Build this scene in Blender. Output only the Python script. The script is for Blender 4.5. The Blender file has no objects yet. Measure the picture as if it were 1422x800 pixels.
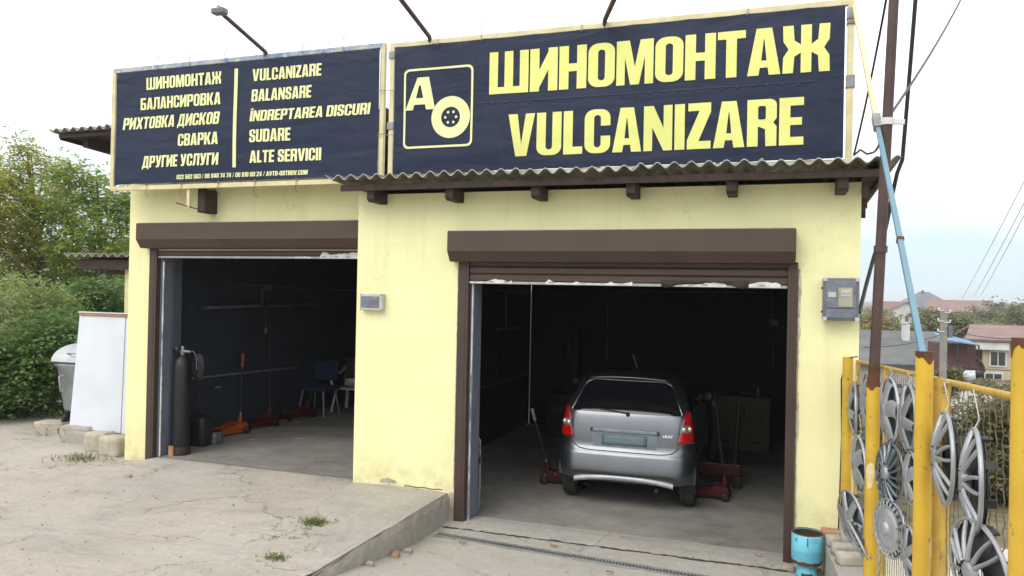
import bpy, bmesh, math, random
import numpy as np
from mathutils import Vector, Matrix
from mathutils.geometry import tessellate_polygon
PI = math.pi
R = math.radians
scene = bpy.context.scene
col = scene.collection

# ------------------------------------------------------------------ camera
FPX, PCX, PCY = 1054.0, 711.0, 400.0           # focal length in pixels of a 1422 px wide frame
yaw, roll, pitch = R(18.86), R(1.15), R(0.38)
EYE = Vector((0, 0, 2.41))
fw = Vector((-math.sin(yaw) * math.cos(pitch), math.cos(yaw) * math.cos(pitch), math.sin(pitch)))
r0 = Vector((math.cos(yaw), math.sin(yaw), 0)); u0 = r0.cross(fw)
rt = r0 * math.cos(roll) + u0 * math.sin(roll); up = u0 * math.cos(roll) - r0 * math.sin(roll)
cd = bpy.data.cameras.new('camera'); cam = bpy.data.objects.new('camera', cd); col.objects.link(cam)
cd.sensor_width = 36; cd.lens = FPX / 1422 * 36; cd.clip_start = 0.05; cd.clip_end = 3000
cam.matrix_world = Matrix(((rt.x, up.x, -fw.x, EYE.x), (rt.y, up.y, -fw.y, EYE.y), (rt.z, up.z, -fw.z, EYE.z), (0, 0, 0, 1)))
scene.camera = cam

def at(x, y, D):                                # point D metres into the picture
    return EYE + (fw + rt * ((x - PCX) / FPX) - up * ((y - PCY) / FPX)) * D

# ------------------------------------------------------------------ world, sun, exposure
SUN_EL, SUN_AZ = 46.0, 200.0                    # azimuth clockwise from +Y
w = bpy.data.worlds.new('World'); scene.world = w; w.use_nodes = True
nt = w.node_tree; nt.nodes.clear()
def wn(t, **k):
    n = nt.nodes.new(t)
    for a, b in k.items(): setattr(n, a, b)
    return n
out = wn('ShaderNodeOutputWorld'); bg = wn('ShaderNodeBackground'); bg.inputs[1].default_value = 0.1
sky = wn('ShaderNodeTexSky', sky_type='NISHITA', sun_disc=False)
sky.sun_elevation = R(SUN_EL); sky.sun_rotation = R(SUN_AZ); sky.air_density = 1.0; sky.dust_density = 2.0
tc = wn('ShaderNodeTexCoord'); mp = wn('ShaderNodeMapping'); mp.inputs['Scale'].default_value = (1.1, 1.1, 4.5)
mp.inputs['Location'].default_value = (0.4, 0.2, 0.35)
nz = wn('ShaderNodeTexNoise'); nz.inputs['Scale'].default_value = 2.2; nz.inputs['Detail'].default_value = 5; nz.inputs['Roughness'].default_value = 0.5
sx = wn('ShaderNodeSeparateXYZ'); mr = wn('ShaderNodeMapRange')
mr.inputs[1].default_value = 0.04; mr.inputs[2].default_value = 0.42; mr.inputs[3].default_value = -0.05; mr.inputs[4].default_value = 0.75
ad = wn('ShaderNodeMath', operation='ADD'); rp = wn('ShaderNodeValToRGB')
rp.color_ramp.elements[0].position = 0.46; rp.color_ramp.elements[0].color = (6.7, 8.1, 8.8, 1)
rp.color_ramp.elements[1].position = 0.98; rp.color_ramp.elements[1].color = (14.5, 14.8, 15.2, 1)
mx = wn('ShaderNodeMixRGB'); mx.inputs[0].default_value = 0.88
L = nt.links.new
L(tc.outputs['Generated'], mp.inputs[0]); L(mp.outputs[0], nz.inputs['Vector']); L(tc.outputs['Generated'], sx.inputs[0]); L(sx.outputs[2], mr.inputs[0])
L(nz.outputs[0], ad.inputs[0]); L(mr.outputs[0], ad.inputs[1]); L(ad.outputs[0], rp.inputs[0])
L(sky.outputs[0], mx.inputs[1]); L(rp.outputs[0], mx.inputs[2]); L(mx.outputs[0], bg.inputs[0]); L(bg.outputs[0], out.inputs[0])
sd = bpy.data.lights.new('sun', 'SUN'); sd.energy = 1.1; sd.angle = R(35); sd.color = (1.0, 0.96, 0.9)
so = bpy.data.objects.new('sun', sd); col.objects.link(so)
az, el = R(SUN_AZ), R(SUN_EL)
sdir = Vector((math.sin(az) * math.cos(el), math.cos(az) * math.cos(el), math.sin(el)))
so.rotation_euler = sdir.to_track_quat('Z', 'Y').to_euler(); so.location = (-8, -10, 20)
scene.view_settings.view_transform = 'Standard'; scene.view_settings.look = 'None'
scene.view_settings.exposure = 0.36; scene.view_settings.gamma = 1.0; scene.view_settings.use_curve_mapping = False

# ------------------------------------------------------------------ materials
MATS = {}
def node_mat(name):
    m = bpy.data.materials.new(name); m.use_nodes = True; n = m.node_tree; n.nodes.clear()
    o = n.nodes.new('ShaderNodeOutputMaterial'); b = n.nodes.new('ShaderNodeBsdfPrincipled'); n.links.new(b.outputs[0], o.inputs[0])
    MATS[name] = m
    return m, n, b, o
def nd(n, t, ins=None, **k):
    x = n.nodes.new(t)
    for a, v in k.items(): setattr(x, a, v)
    for a, v in (ins or {}).items(): x.inputs[a].default_value = v
    return x
def noise(n, vec, scale, detail=4, rough=0.55, dist=0.0):
    x = nd(n, 'ShaderNodeTexNoise', {'Scale': scale, 'Detail': detail, 'Roughness': rough, 'Distortion': dist}); n.links.new(vec, x.inputs['Vector']); return x.outputs[0]
def ramp(n, fac, p0, p1, c0=(0, 0, 0, 1), c1=(1, 1, 1, 1)):
    x = nd(n, 'ShaderNodeValToRGB'); e = x.color_ramp.elements
    e[0].position = p0; e[0].color = c0; e[1].position = p1; e[1].color = c1; n.links.new(fac, x.inputs[0]); return x.outputs[0]
def mixc(n, fac, a, b, mode='MIX'):
    x = nd(n, 'ShaderNodeMixRGB', blend_type=mode)
    for i, v in ((0, fac), (1, a), (2, b)):
        if isinstance(v, (int, float)): x.inputs[i].default_value = v
        elif isinstance(v, tuple): x.inputs[i].default_value = (v + (1,))[:4]
        else: n.links.new(v, x.inputs[i])
    return x.outputs[0]
def mathn(n, op, a, b=0.0, clamp=False):
    x = nd(n, 'ShaderNodeMath', operation=op, use_clamp=clamp)
    for i, v in ((0, a), (1, b)):
        if isinstance(v, (int, float)): x.inputs[i].default_value = v
        else: n.links.new(v, x.inputs[i])
    return x.outputs[0]
def bump(n, b, h, strength, dist=0.01):
    x = nd(n, 'ShaderNodeBump', {'Strength': strength, 'Distance': dist}); n.links.new(h, x.inputs['Height']); n.links.new(x.outputs[0], b.inputs['Normal']); return x
def objc(n): return nd(n, 'ShaderNodeTexCoord').outputs['Object']

def pm(name, c1, c2=None, scale=6.0, rough=0.6, metal=0.0, bmp=0.15, bscale=40.0, spots=None, spot_scale=9.0, spot_cut=0.62, coat=0.0):
    """mottled surface: two tones by noise, optional spots of a third tone (rust, chips), fine bump"""
    m, n, b, o = node_mat(name); v = objc(n)
    c2 = c2 or tuple(x * 0.75 for x in c1)
    cc = mixc(n, ramp(n, noise(n, v, scale), 0.35, 0.68), c1, c2)
    if spots:
        cc = mixc(n, ramp(n, noise(n, v, spot_scale, 6, 0.65), spot_cut, spot_cut + 0.05), cc, spots)
    n.links.new(cc, b.inputs['Base Color'])
    rr = nd(n, 'ShaderNodeMapRange', {3: max(0.05, rough - 0.1), 4: min(1, rough + 0.12)}); n.links.new(noise(n, v, scale * 2.3), rr.inputs[0]); n.links.new(rr.outputs[0], b.inputs['Roughness'])
    b.inputs['Metallic'].default_value = metal; b.inputs['Coat Weight'].default_value = coat
    if bmp: bump(n, b, noise(n, v, bscale, 5), bmp, 0.004)
    return m

# facade plaster: pale yellow, faint mottling, trowel bump, grime streaks and splash dirt along the base
def plaster(name, base, z_base):
    m, n, b, o = node_mat(name); v = objc(n)
    sep = nd(n, 'ShaderNodeSeparateXYZ'); n.links.new(v, sep.inputs[0])
    cc = mixc(n, ramp(n, noise(n, v, 1.3, 4), 0.3, 0.72), base, tuple(x * k for x, k in zip(base, (0.95, 0.94, 0.88))))
    mpn = nd(n, 'ShaderNodeMapping', {'Scale': (7, 7, 0.5)}); n.links.new(v, mpn.inputs[0])
    cc = mixc(n, mathn(n, 'MULTIPLY', ramp(n, noise(n, mpn.outputs[0], 1.0, 5), 0.54, 0.78), 0.20), cc, (0.42, 0.36, 0.2))
    low = nd(n, 'ShaderNodeMapRange', {1: z_base + 0.55, 2: z_base + 0.02, 3: 0.0, 4: 0.75}); n.links.new(sep.outputs[2], low.inputs[0])
    dirt = mathn(n, 'MULTIPLY', low.outputs[0], ramp(n, noise(n, v, 7, 6, 0.65), 0.38, 0.75))
    cc = mixc(n, dirt, cc, (0.40, 0.30, 0.17))
    mk = nd(n, 'ShaderNodeMapping', {'Scale': (1.0, 1.0, 2.6), 'Rotation': (0, R(35), 0)}); n.links.new(v, mk.inputs[0])
    cc = mixc(n, mathn(n, 'MULTIPLY', ramp(n, noise(n, mk.outputs[0], 2.4, 8, 0.72, 0.8), 0.50, 0.76), 0.50), cc, tuple(x * k for x, k in zip(base, (0.86, 0.83, 0.74))))
    cc = mixc(n, mathn(n, 'MULTIPLY', ramp(n, noise(n, v, 34, 3, 0.5), 0.735, 0.76), 0.75), cc, (0.22, 0.17, 0.10))
    hv = nd(n, 'ShaderNodeTexVoronoi', {'Scale': 0.9}, feature='DISTANCE_TO_EDGE'); hs = nd(n, 'ShaderNodeTexNoise', {'Scale': 1.7, 'Detail': 7, 'Roughness': 0.7}); n.links.new(v, hs.inputs['Vector'])
    ha = nd(n, 'ShaderNodeVectorMath', operation='ADD'); n.links.new(v, ha.inputs[0]); n.links.new(hs.outputs[1], ha.inputs[1]); n.links.new(ha.outputs[0], hv.inputs['Vector'])
    hair = mathn(n, 'MULTIPLY', ramp(n, hv.outputs['Distance'], 0.0, 0.004, (1, 1, 1, 1), (0, 0, 0, 1)), ramp(n, noise(n, v, 0.8, 2), 0.52, 0.6))
    cc = mixc(n, mathn(n, 'MULTIPLY', hair, 0.55), cc, (0.30, 0.24, 0.13))
    chip = ramp(n, noise(n, v, 3.1, 7, 0.7), 0.735, 0.745)
    cc = mixc(n, mathn(n, 'MULTIPLY', chip, 0.5), cc, (0.42, 0.38, 0.30))
    n.links.new(cc, b.inputs['Base Color']); b.inputs['Roughness'].default_value = 0.85
    h = mathn(n, 'ADD', noise(n, v, 130, 3), mathn(n, 'MULTIPLY', noise(n, v, 9, 4), 2.2))
    bump(n, b, h, 0.16, 0.006)
    return m
M = {}
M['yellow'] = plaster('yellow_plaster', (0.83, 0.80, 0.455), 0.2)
M['yellow_left'] = plaster('yellow_plaster_left_bay', (0.81, 0.775, 0.43), 0.15)  # left bay wall, slightly darker yellow than the right

def concrete(name, base, dark, warm, crack=0.7, stain=0.55, bstr=0.35, cs=0.75):
    m, n, b, o = node_mat(name); v = objc(n)
    cc = mixc(n, ramp(n, noise(n, v, 0.55, 5, 0.6), 0.33, 0.68), base, warm)
    cc = mixc(n, mathn(n, 'MULTIPLY', ramp(n, noise(n, v, 1.7, 8, 0.68, 0.6), 0.45, 0.74), stain), cc, dark)
    cc = mixc(n, mathn(n, 'MULTIPLY', ramp(n, noise(n, v, 26, 6, 0.75), 0.52, 0.74), 0.60), cc, tuple(x * 0.55 for x in base))
    cc = mixc(n, mathn(n, 'MULTIPLY', ramp(n, noise(n, v, 15, 6, 0.75), 0.55, 0.70), 0.50), cc, tuple(min(0.8, x * 1.45) for x in base))
    wob = nd(n, 'ShaderNodeVectorMath', operation='ADD'); ns = nd(n, 'ShaderNodeTexNoise', {'Scale': 2.2, 'Detail': 6, 'Roughness': 0.65}); n.links.new(v, ns.inputs['Vector'])
    sc = nd(n, 'ShaderNodeVectorMath', operation='SCALE'); sc.inputs[3].default_value = 0.7; n.links.new(ns.outputs[1], sc.inputs[0]); n.links.new(v, wob.inputs[0]); n.links.new(sc.outputs[0], wob.inputs[1])
    vo = nd(n, 'ShaderNodeTexVoronoi', {'Scale': cs}, feature='DISTANCE_TO_EDGE'); n.links.new(wob.outputs[0], vo.inputs['Vector'])
    line = ramp(n, vo.outputs['Distance'], 0.0, 0.008, (1, 1, 1, 1), (0, 0, 0, 1))
    v2 = nd(n, 'ShaderNodeTexVoronoi', {'Scale': cs * 3.7}, feature='DISTANCE_TO_EDGE'); n.links.new(wob.outputs[0], v2.inputs['Vector'])
    line2 = ramp(n, v2.outputs['Distance'], 0.0, 0.016, (1, 1, 1, 1), (0, 0, 0, 1))
    cm = mathn(n, 'MAXIMUM', mathn(n, 'MULTIPLY', line, ramp(n, noise(n, v, 1.1, 3), 0.42, 0.55)), mathn(n, 'MULTIPLY', mathn(n, 'MULTIPLY', line2, ramp(n, noise(n, v, 1.6, 4), 0.54, 0.66)), 0.6))
    st = nd(n, 'ShaderNodeMapping', {'Scale': (0.7, 3.2, 1), 'Rotation': (0, 0, R(14))}); n.links.new(v, st.inputs[0])
    cc = mixc(n, mathn(n, 'MULTIPLY', ramp(n, noise(n, st.outputs[0], 1.5, 7, 0.7), 0.52, 0.72), stain * 0.7), cc, dark)
    cc = mixc(n, mathn(n, 'MULTIPLY', cm, crack), cc, tuple(x * 0.25 for x in base))
    n.links.new(cc, b.inputs['Base Color']); b.inputs['Roughness'].default_value = 0.9
    h = mathn(n, 'SUBTRACT', mathn(n, 'ADD', noise(n, v, 75, 6, 0.7), mathn(n, 'MULTIPLY', noise(n, v, 7, 6, 0.65), 2.5)), mathn(n, 'MULTIPLY', cm, 1.6))
    bump(n, b, h, bstr, 0.012)
    return m
M['concrete'] = concrete('driveway_concrete', (0.445, 0.41, 0.358), (0.285, 0.25, 0.21), (0.47, 0.405, 0.335), crack=0.5, stain=0.6, bstr=0.75)
M['ramp'] = concrete('ramp_concrete', (0.435, 0.408, 0.36), (0.29, 0.262, 0.22), (0.43, 0.395, 0.34), crack=0.35, stain=0.55, bstr=0.6)
M['kerbc'] = concrete('kerb_concrete', (0.40, 0.376, 0.33), (0.255, 0.235, 0.20), (0.39, 0.355, 0.30), crack=0.3, stain=0.6, bstr=0.6)
def dusty(mat, dust):
    n = mat.node_tree; b = next(x for x in n.nodes if x.type == 'BSDF_PRINCIPLED'); v = objc(n); src = b.inputs['Base Color'].links[0].from_socket
    k = mathn(n, 'ADD', mathn(n, 'MULTIPLY', ramp(n, noise(n, v, 0.7, 6, 0.65), 0.36, 0.66), 0.5), mathn(n, 'MULTIPLY', ramp(n, noise(n, v, 2.6, 7, 0.7), 0.45, 0.75), 0.4), True)
    n.links.new(mixc(n, k, src, dust), b.inputs['Base Color'])
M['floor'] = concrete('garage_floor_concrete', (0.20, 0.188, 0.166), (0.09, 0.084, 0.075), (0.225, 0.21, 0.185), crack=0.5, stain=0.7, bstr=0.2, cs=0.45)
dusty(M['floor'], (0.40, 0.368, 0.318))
M['yard'] = concrete('pale_yard_concrete', (0.60, 0.565, 0.50), (0.40, 0.35, 0.28), (0.62, 0.57, 0.5))
M['stone'] = pm('rough_limestone', (0.50, 0.45, 0.36), (0.34, 0.30, 0.23), 5, 0.9, 0, 0.6, 28)
M['brick'] = pm('weathered_brick', (0.42, 0.20, 0.12), (0.34, 0.24, 0.18), 9, 0.9, 0, 0.5, 40)
M['block'] = pm('old_cement_block', (0.42, 0.38, 0.33), (0.30, 0.27, 0.22), 8, 0.9, 0, 0.5, 40)
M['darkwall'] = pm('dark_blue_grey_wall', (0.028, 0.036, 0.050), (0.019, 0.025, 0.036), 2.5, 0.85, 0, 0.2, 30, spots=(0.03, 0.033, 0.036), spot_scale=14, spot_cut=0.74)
M['blackwall'] = pm('blue_black_wall', (0.012, 0.014, 0.019), (0.008, 0.010, 0.013), 2.5, 0.8, 0, 0.2, 30)  # near-black blue tone for the car bay walls
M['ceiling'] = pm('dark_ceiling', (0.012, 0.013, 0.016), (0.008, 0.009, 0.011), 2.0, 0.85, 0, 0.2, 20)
M['reveal'] = pm('blue_grey_paint', (0.15, 0.17, 0.205), (0.115, 0.13, 0.165), 4, 0.7, 0, 0.3, 35, spots=(0.34, 0.32, 0.29), spot_scale=13, spot_cut=0.72)
M['reveal_dark'] = pm('dark_blue_grey_paint', (0.075, 0.09, 0.118), (0.055, 0.066, 0.09), 4, 0.7, 0, 0.3, 35)  # darker blue-grey for the inner left jamb
M['brown'] = pm('brown_painted_aluminium', (0.066, 0.039, 0.026), (0.054, 0.031, 0.021), 2.5, 0.5, 0.0, 0.08, 60, spots=(0.20, 0.16, 0.13), spot_scale=15, spot_cut=0.735)
M['brown_rail'] = pm('brown_guide_rail_paint', (0.062, 0.034, 0.024), (0.045, 0.026, 0.019), 3, 0.5, 0.0, 0.1, 60, spots=(0.45, 0.40, 0.35), spot_scale=19, spot_cut=0.75)
M['foam'] = pm('mounting_foam_and_plaster', (0.58, 0.54, 0.42), (0.36, 0.31, 0.2), 18, 0.9, 0, 0.7, 50)
M['white_tape'] = pm('torn_white_film', (0.72, 0.71, 0.69), (0.5, 0.49, 0.47), 12, 0.55, 0, 0.2, 60)
M['overspray'] = pm('faded_white_overspray', (0.66, 0.58, 0.36), (0.62, 0.46, 0.14), 14, 0.6, 0, 0.2, 50)
M['alu'] = pm('dull_aluminium', (0.42, 0.42, 0.41), (0.30, 0.30, 0.29), 9, 0.45, 0.6, 0.1, 60)
M['wood_dark'] = pm('dark_stained_wood', (0.050, 0.030, 0.020), (0.025, 0.015, 0.011), 9, 0.8, 0, 0.5, 45)
M['wood_raw'] = pm('raw_pine', (0.42, 0.25, 0.11), (0.30, 0.16, 0.07), 12, 0.75, 0, 0.4, 45)
M['asbestos'] = pm('weathered_cement_sheet', (0.235, 0.225, 0.185), (0.135, 0.125, 0.095), 3.5, 0.92, 0, 0.5, 55, spots=(0.30, 0.29, 0.26), spot_scale=8, spot_cut=0.62)
M['asb_edge'] = pm('cut_cement_sheet_edge', (0.50, 0.49, 0.45), (0.35, 0.34, 0.30), 12, 0.92, 0, 0.4, 55)
def fabric(name, c, folds=0.55):
    m, n, b, o = node_mat(name); v = objc(n)
    cc = mixc(n, ramp(n, noise(n, v, 1.4, 4), 0.3, 0.75), c, tuple(x * 0.86 for x in c)); n.links.new(cc, b.inputs['Base Color'])
    b.inputs['Roughness'].default_value = 0.5; b.inputs['Specular IOR Level'].default_value = 0.3
    mpn = nd(n, 'ShaderNodeMapping', {'Scale': (1.0, 1.0, 3.2), 'Rotation': (0, R(28), 0)}); n.links.new(v, mpn.inputs[0])
    mp2 = nd(n, 'ShaderNodeMapping', {'Scale': (3.6, 1.0, 0.9), 'Rotation': (0, R(-14), 0)}); n.links.new(v, mp2.inputs[0])
    h = mathn(n, 'ADD', noise(n, mpn.outputs[0], 1.5, 2, 0.4, 0.9), mathn(n, 'MULTIPLY', noise(n, mp2.outputs[0], 1.2, 2, 0.4, 0.7), 0.7))
    bump(n, b, h, folds, 0.05)
    return m
M['banner'] = fabric('navy_vinyl_banner', (0.0095, 0.018, 0.047), 0.30)
M['letter'] = fabric('pale_yellow_print', (0.80, 0.81, 0.25), 0.2)
M['letter_pale'] = fabric('pale_cream_print', (0.82, 0.83, 0.42), 0.2)
M['cream_steel'] = pm('cream_painted_steel', (0.70, 0.62, 0.36), (0.55, 0.48, 0.27), 7, 0.5, 0, 0.15, 50, spots=(0.30, 0.24, 0.17), spot_scale=16, spot_cut=0.66)
M['worn_steel'] = pm('worn_blue_and_grey_steel', (0.42, 0.42, 0.40), (0.10, 0.20, 0.40), 5, 0.55, 0.1, 0.2, 50, spots=(0.58, 0.55, 0.44), spot_scale=11, spot_cut=0.57)
M['steel_grey'] = pm('grey_steel', (0.30, 0.30, 0.30), (0.20, 0.19, 0.18), 9, 0.5, 0.4, 0.15, 50)
M['wire'] = pm('galvanised_wire', (0.26, 0.23, 0.19), (0.15, 0.115, 0.085), 20, 0.5, 0.6, 0)
M['white_wire'] = pm('white_tie_wire', (0.62, 0.61, 0.58), (0.5, 0.5, 0.48), 20, 0.5, 0.0, 0)
M['rust_pole'] = pm('rust_brown_pole_paint', (0.088, 0.052, 0.048), (0.060, 0.034, 0.030), 6, 0.6, 0.1, 0.3, 45, spots=(0.20, 0.11, 0.06), spot_scale=11, spot_cut=0.66)
M['rust'] = pm('rust', (0.15, 0.055, 0.022), (0.07, 0.030, 0.017), 14, 0.85, 0.1, 0.5, 50)
M['yellow_post'] = pm('yellow_enamel', (0.63, 0.40, 0.032), (0.52, 0.31, 0.028), 4, 0.55, 0, 0.35, 45, spots=(0.27, 0.15, 0.05), spot_scale=24, spot_cut=0.63)
M['yellow_thin'] = pm('yellow_enamel_dirty', (0.55, 0.36, 0.05), (0.38, 0.24, 0.055), 7, 0.6, 0, 0.35, 45, spots=(0.24, 0.13, 0.05), spot_scale=22, spot_cut=0.58)
M['blue_strut'] = pm('sky_blue_paint', (0.12, 0.245, 0.32), (0.16, 0.26, 0.31), 6, 0.5, 0, 0.2, 50, spots=(0.26, 0.17, 0.11), spot_scale=15, spot_cut=0.68)
M['cyan'] = pm('light_blue_cylinder_paint', (0.16, 0.52, 0.66), (0.13, 0.44, 0.58), 5, 0.45, 0, 0.15, 50, spots=(0.20, 0.10, 0.06), spot_scale=10, spot_cut=0.70)
M['cable'] = pm('black_cable', (0.018, 0.018, 0.020), None, 20, 0.5, 0, 0)
M['silver'] = pm('silver_hubcap_paint', (0.40, 0.41, 0.43), (0.28, 0.29, 0.305), 9, 0.42, 0.55, 0.05, 80, spots=(0.27, 0.25, 0.23), spot_scale=16, spot_cut=0.66)
M['silver_white'] = pm('pale_hubcap_paint', (0.47, 0.48, 0.50), (0.35, 0.36, 0.375), 9, 0.42, 0.45, 0.05, 80, spots=(0.30, 0.28, 0.26), spot_scale=16, spot_cut=0.68)
M['silver_dark'] = pm('graphite_hubcap_paint', (0.22, 0.25, 0.28), (0.16, 0.19, 0.21), 9, 0.35, 0.7, 0.05, 80)
M['black_plastic'] = pm('black_plastic', (0.020, 0.020, 0.022), None, 14, 0.5, 0, 0.08, 60)
M['rubber'] = pm('tyre_rubber', (0.022, 0.022, 0.023), (0.032, 0.031, 0.030), 10, 0.8, 0, 0.25, 60)
M['chrome'] = pm('bright_chrome', (0.75, 0.75, 0.76), None, 14, 0.15, 1.0, 0)
m, n, b, o = node_mat('silver_car_paint'); M['car'] = m
vv = objc(n); n.links.new(mixc(n, ramp(n, noise(n, vv, 3, 4), 0.3, 0.75), (0.17, 0.178, 0.19), (0.145, 0.152, 0.165)), b.inputs['Base Color'])
b.inputs['Metallic'].default_value = 0.92; b.inputs['Roughness'].default_value = 0.34; b.inputs['Coat Weight'].default_value = 0.8; b.inputs['Coat Roughness'].default_value = 0.06
bump(n, b, noise(n, vv, 900, 2), 0.03, 0.001)
m, n, b, o = node_mat('tinted_glass'); M['carglass'] = m
b.inputs['Base Color'].default_value = (0.006, 0.007, 0.009, 1); b.inputs['Roughness'].default_value = 0.05; b.inputs['Specular IOR Level'].default_value = 0.5
n.links.new(ramp(n, noise(n, objc(n), 7, 4), 0.3, 0.8, (0.04, 0.04, 0.04, 1), (0.12, 0.12, 0.12, 1)), b.inputs['Roughness'])
m, n, b, o = node_mat('red_lens'); M['redlens'] = m
n.links.new(mixc(n, ramp(n, noise(n, objc(n), 60, 2), 0.4, 0.6), (0.52, 0.010, 0.012), (0.40, 0.006, 0.010)), b.inputs['Base Color']); b.inputs['Roughness'].default_value = 0.12; b.inputs['Coat Weight'].default_value = 1
M['clearlens'] = pm('clear_lens', (0.42, 0.36, 0.33), (0.22, 0.16, 0.15), 60, 0.15, 0.3, 0, coat=1.0)
M['bulb'] = pm('lamp_reflector', (0.85, 0.85, 0.83), None, 14, 0.2, 0.6, 0)
M['plate'] = pm('blank_blue_grey_plate', (0.13, 0.19, 0.22), (0.11, 0.165, 0.19), 5, 0.5, 0, 0)
M['plate_pale'] = pm('blank_grey_plate', (0.34, 0.35, 0.37), (0.30, 0.31, 0.33), 5, 0.5, 0, 0)
M['red'] = pm('red_jack_enamel', (0.10, 0.005, 0.007), (0.06, 0.004, 0.005), 8, 0.4, 0, 0.1, 50, spots=(0.05, 0.03, 0.03), spot_scale=18, spot_cut=0.68)
M['orange'] = pm('orange_jack_enamel', (0.42, 0.075, 0.010), (0.32, 0.055, 0.010), 8, 0.4, 0, 0.1, 50, spots=(0.08, 0.05, 0.04), spot_scale=18, spot_cut=0.68)
M['black_steel'] = pm('black_steel', (0.020, 0.021, 0.024), (0.035, 0.034, 0.034), 10, 0.45, 0.3, 0.1, 50)
M['cyl_grey'] = pm('dark_gas_bottle_paint', (0.012, 0.014, 0.017), (0.008, 0.010, 0.012), 6, 0.5, 0.1, 0.15, 50, spots=(0.16, 0.15, 0.14), spot_scale=22, spot_cut=0.72)
M['plastic_white'] = pm('white_garden_plastic', (0.62, 0.62, 0.60), (0.50, 0.50, 0.49), 9, 0.45, 0, 0.05, 50)
M['pipe'] = pm('grey_conduit', (0.22, 0.23, 0.25), (0.15, 0.16, 0.18), 9, 0.5, 0.1, 0)
M['pipe_dim'] = pm('dark_grey_conduit', (0.10, 0.105, 0.115), (0.07, 0.075, 0.08), 9, 0.5, 0.1, 0)
M['blue_cloth'] = pm('dark_blue_upholstery', (0.022, 0.035, 0.095), (0.016, 0.026, 0.07), 14, 0.9, 0, 0.4, 120)
M['brown_cloth'] = pm('brown_cloth', (0.085, 0.045, 0.030), (0.055, 0.03, 0.022), 14, 0.95, 0, 0.5, 90)
M['cabinet'] = pm('tan_cabinet_board', (0.12, 0.09, 0.045), (0.095, 0.07, 0.035), 6, 0.6, 0, 0.15, 50)
M['box_grey'] = pm('grey_enamel_box', (0.16, 0.175, 0.20), (0.12, 0.13, 0.15), 6, 0.4, 0.1, 0.1, 50, spots=(0.30, 0.30, 0.29), spot_scale=18, spot_cut=0.68)
M['box_clear'] = pm('scuffed_smoked_cover', (0.12, 0.14, 0.17), (0.20, 0.22, 0.25), 9, 0.25, 0, 0.1, 60)
M['box_light'] = pm('light_grey_plastic', (0.52, 0.51, 0.47), (0.42, 0.41, 0.38), 8, 0.5, 0, 0.1, 60)
M['meter'] = pm('meter_tan_case', (0.36, 0.34, 0.25), (0.30, 0.28, 0.21), 8, 0.5, 0, 0.05, 60)
M['panel_white'] = pm('white_coated_board', (0.66, 0.69, 0.74), (0.60, 0.63, 0.68), 2.0, 0.45, 0, 0.05, 40, spots=(0.48, 0.46, 0.42), spot_scale=6, spot_cut=0.72)
M['bin'] = pm('galvanised_bin', (0.36, 0.38, 0.40), (0.27, 0.285, 0.30), 5, 0.5, 0.35, 0.15, 50, spots=(0.50, 0.50, 0.49), spot_scale=12, spot_cut=0.66)
M['bin_lid'] = pm('pale_bin_lid', (0.52, 0.53, 0.54), (0.42, 0.43, 0.43), 5, 0.5, 0.2, 0.1, 50)
M['bark'] = pm('grey_brown_bark', (0.13, 0.105, 0.08), (0.08, 0.062, 0.046), 9, 0.95, 0, 0.8, 30)
M['soil'] = pm('soil_and_dry_grass', (0.23, 0.17, 0.105), (0.13, 0.12, 0.055), 2.2, 0.95, 0, 0.7, 12, spots=(0.09, 0.105, 0.035), spot_scale=3.5, spot_cut=0.55)
M['roof_red'] = pm('faded_red_roof', (0.26, 0.17, 0.15), (0.20, 0.13, 0.115), 1.2, 0.8, 0, 0.3, 4)
M['roof_brown'] = pm('red_brown_roof', (0.20, 0.10, 0.08), (0.15, 0.08, 0.07), 1.0, 0.7, 0, 0.3, 4)
M['roof_slate'] = pm('blue_grey_roof', (0.17, 0.17, 0.195), (0.13, 0.12, 0.14), 1.0, 0.5, 0.1, 0.3, 4)
M['roof_felt'] = pm('grey_roofing_felt', (0.145, 0.15, 0.145), (0.10, 0.105, 0.10), 0.8, 0.9, 0, 0.3, 5)
M['cream_wall'] = pm('cream_render', (0.52, 0.45, 0.31), (0.44, 0.37, 0.25), 0.8, 0.85, 0, 0.3, 6)
M['white_wall'] = pm('white_render', (0.66, 0.66, 0.62), (0.52, 0.52, 0.48), 0.9, 0.85, 0, 0.3, 6)
M['white_brick'] = pm('white_silicate_brick', (0.56, 0.54, 0.49), (0.40, 0.38, 0.34), 2.2, 0.9, 0, 0.6, 7)
M['orange_wall'] = pm('orange_render', (0.62, 0.36, 0.18), None, 0.8, 0.85, 0, 0.3, 6)
M['maroon'] = pm('maroon_boarding', (0.11, 0.042, 0.036), (0.07, 0.03, 0.027), 1.2, 0.8, 0, 0.3, 6)
M['blue_sheet'] = pm('blue_roof_sheet', (0.08, 0.18, 0.33), (0.11, 0.21, 0.36), 1.2, 0.5, 0.1, 0.3, 6)
M['window_dark'] = pm('dark_window_glass', (0.03, 0.035, 0.042), (0.06, 0.065, 0.07), 2, 0.15, 0, 0)
M['frame_white'] = pm('white_window_frame', (0.68, 0.68, 0.66), None, 2, 0.5, 0, 0)
M['conc_pole'] = pm('concrete_pole', (0.30, 0.29, 0.265), (0.22, 0.21, 0.19), 2, 0.9, 0, 0.3, 20)
M['porcelain'] = pm('white_porcelain', (0.75, 0.75, 0.73), None, 5, 0.2, 0, 0)

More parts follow.
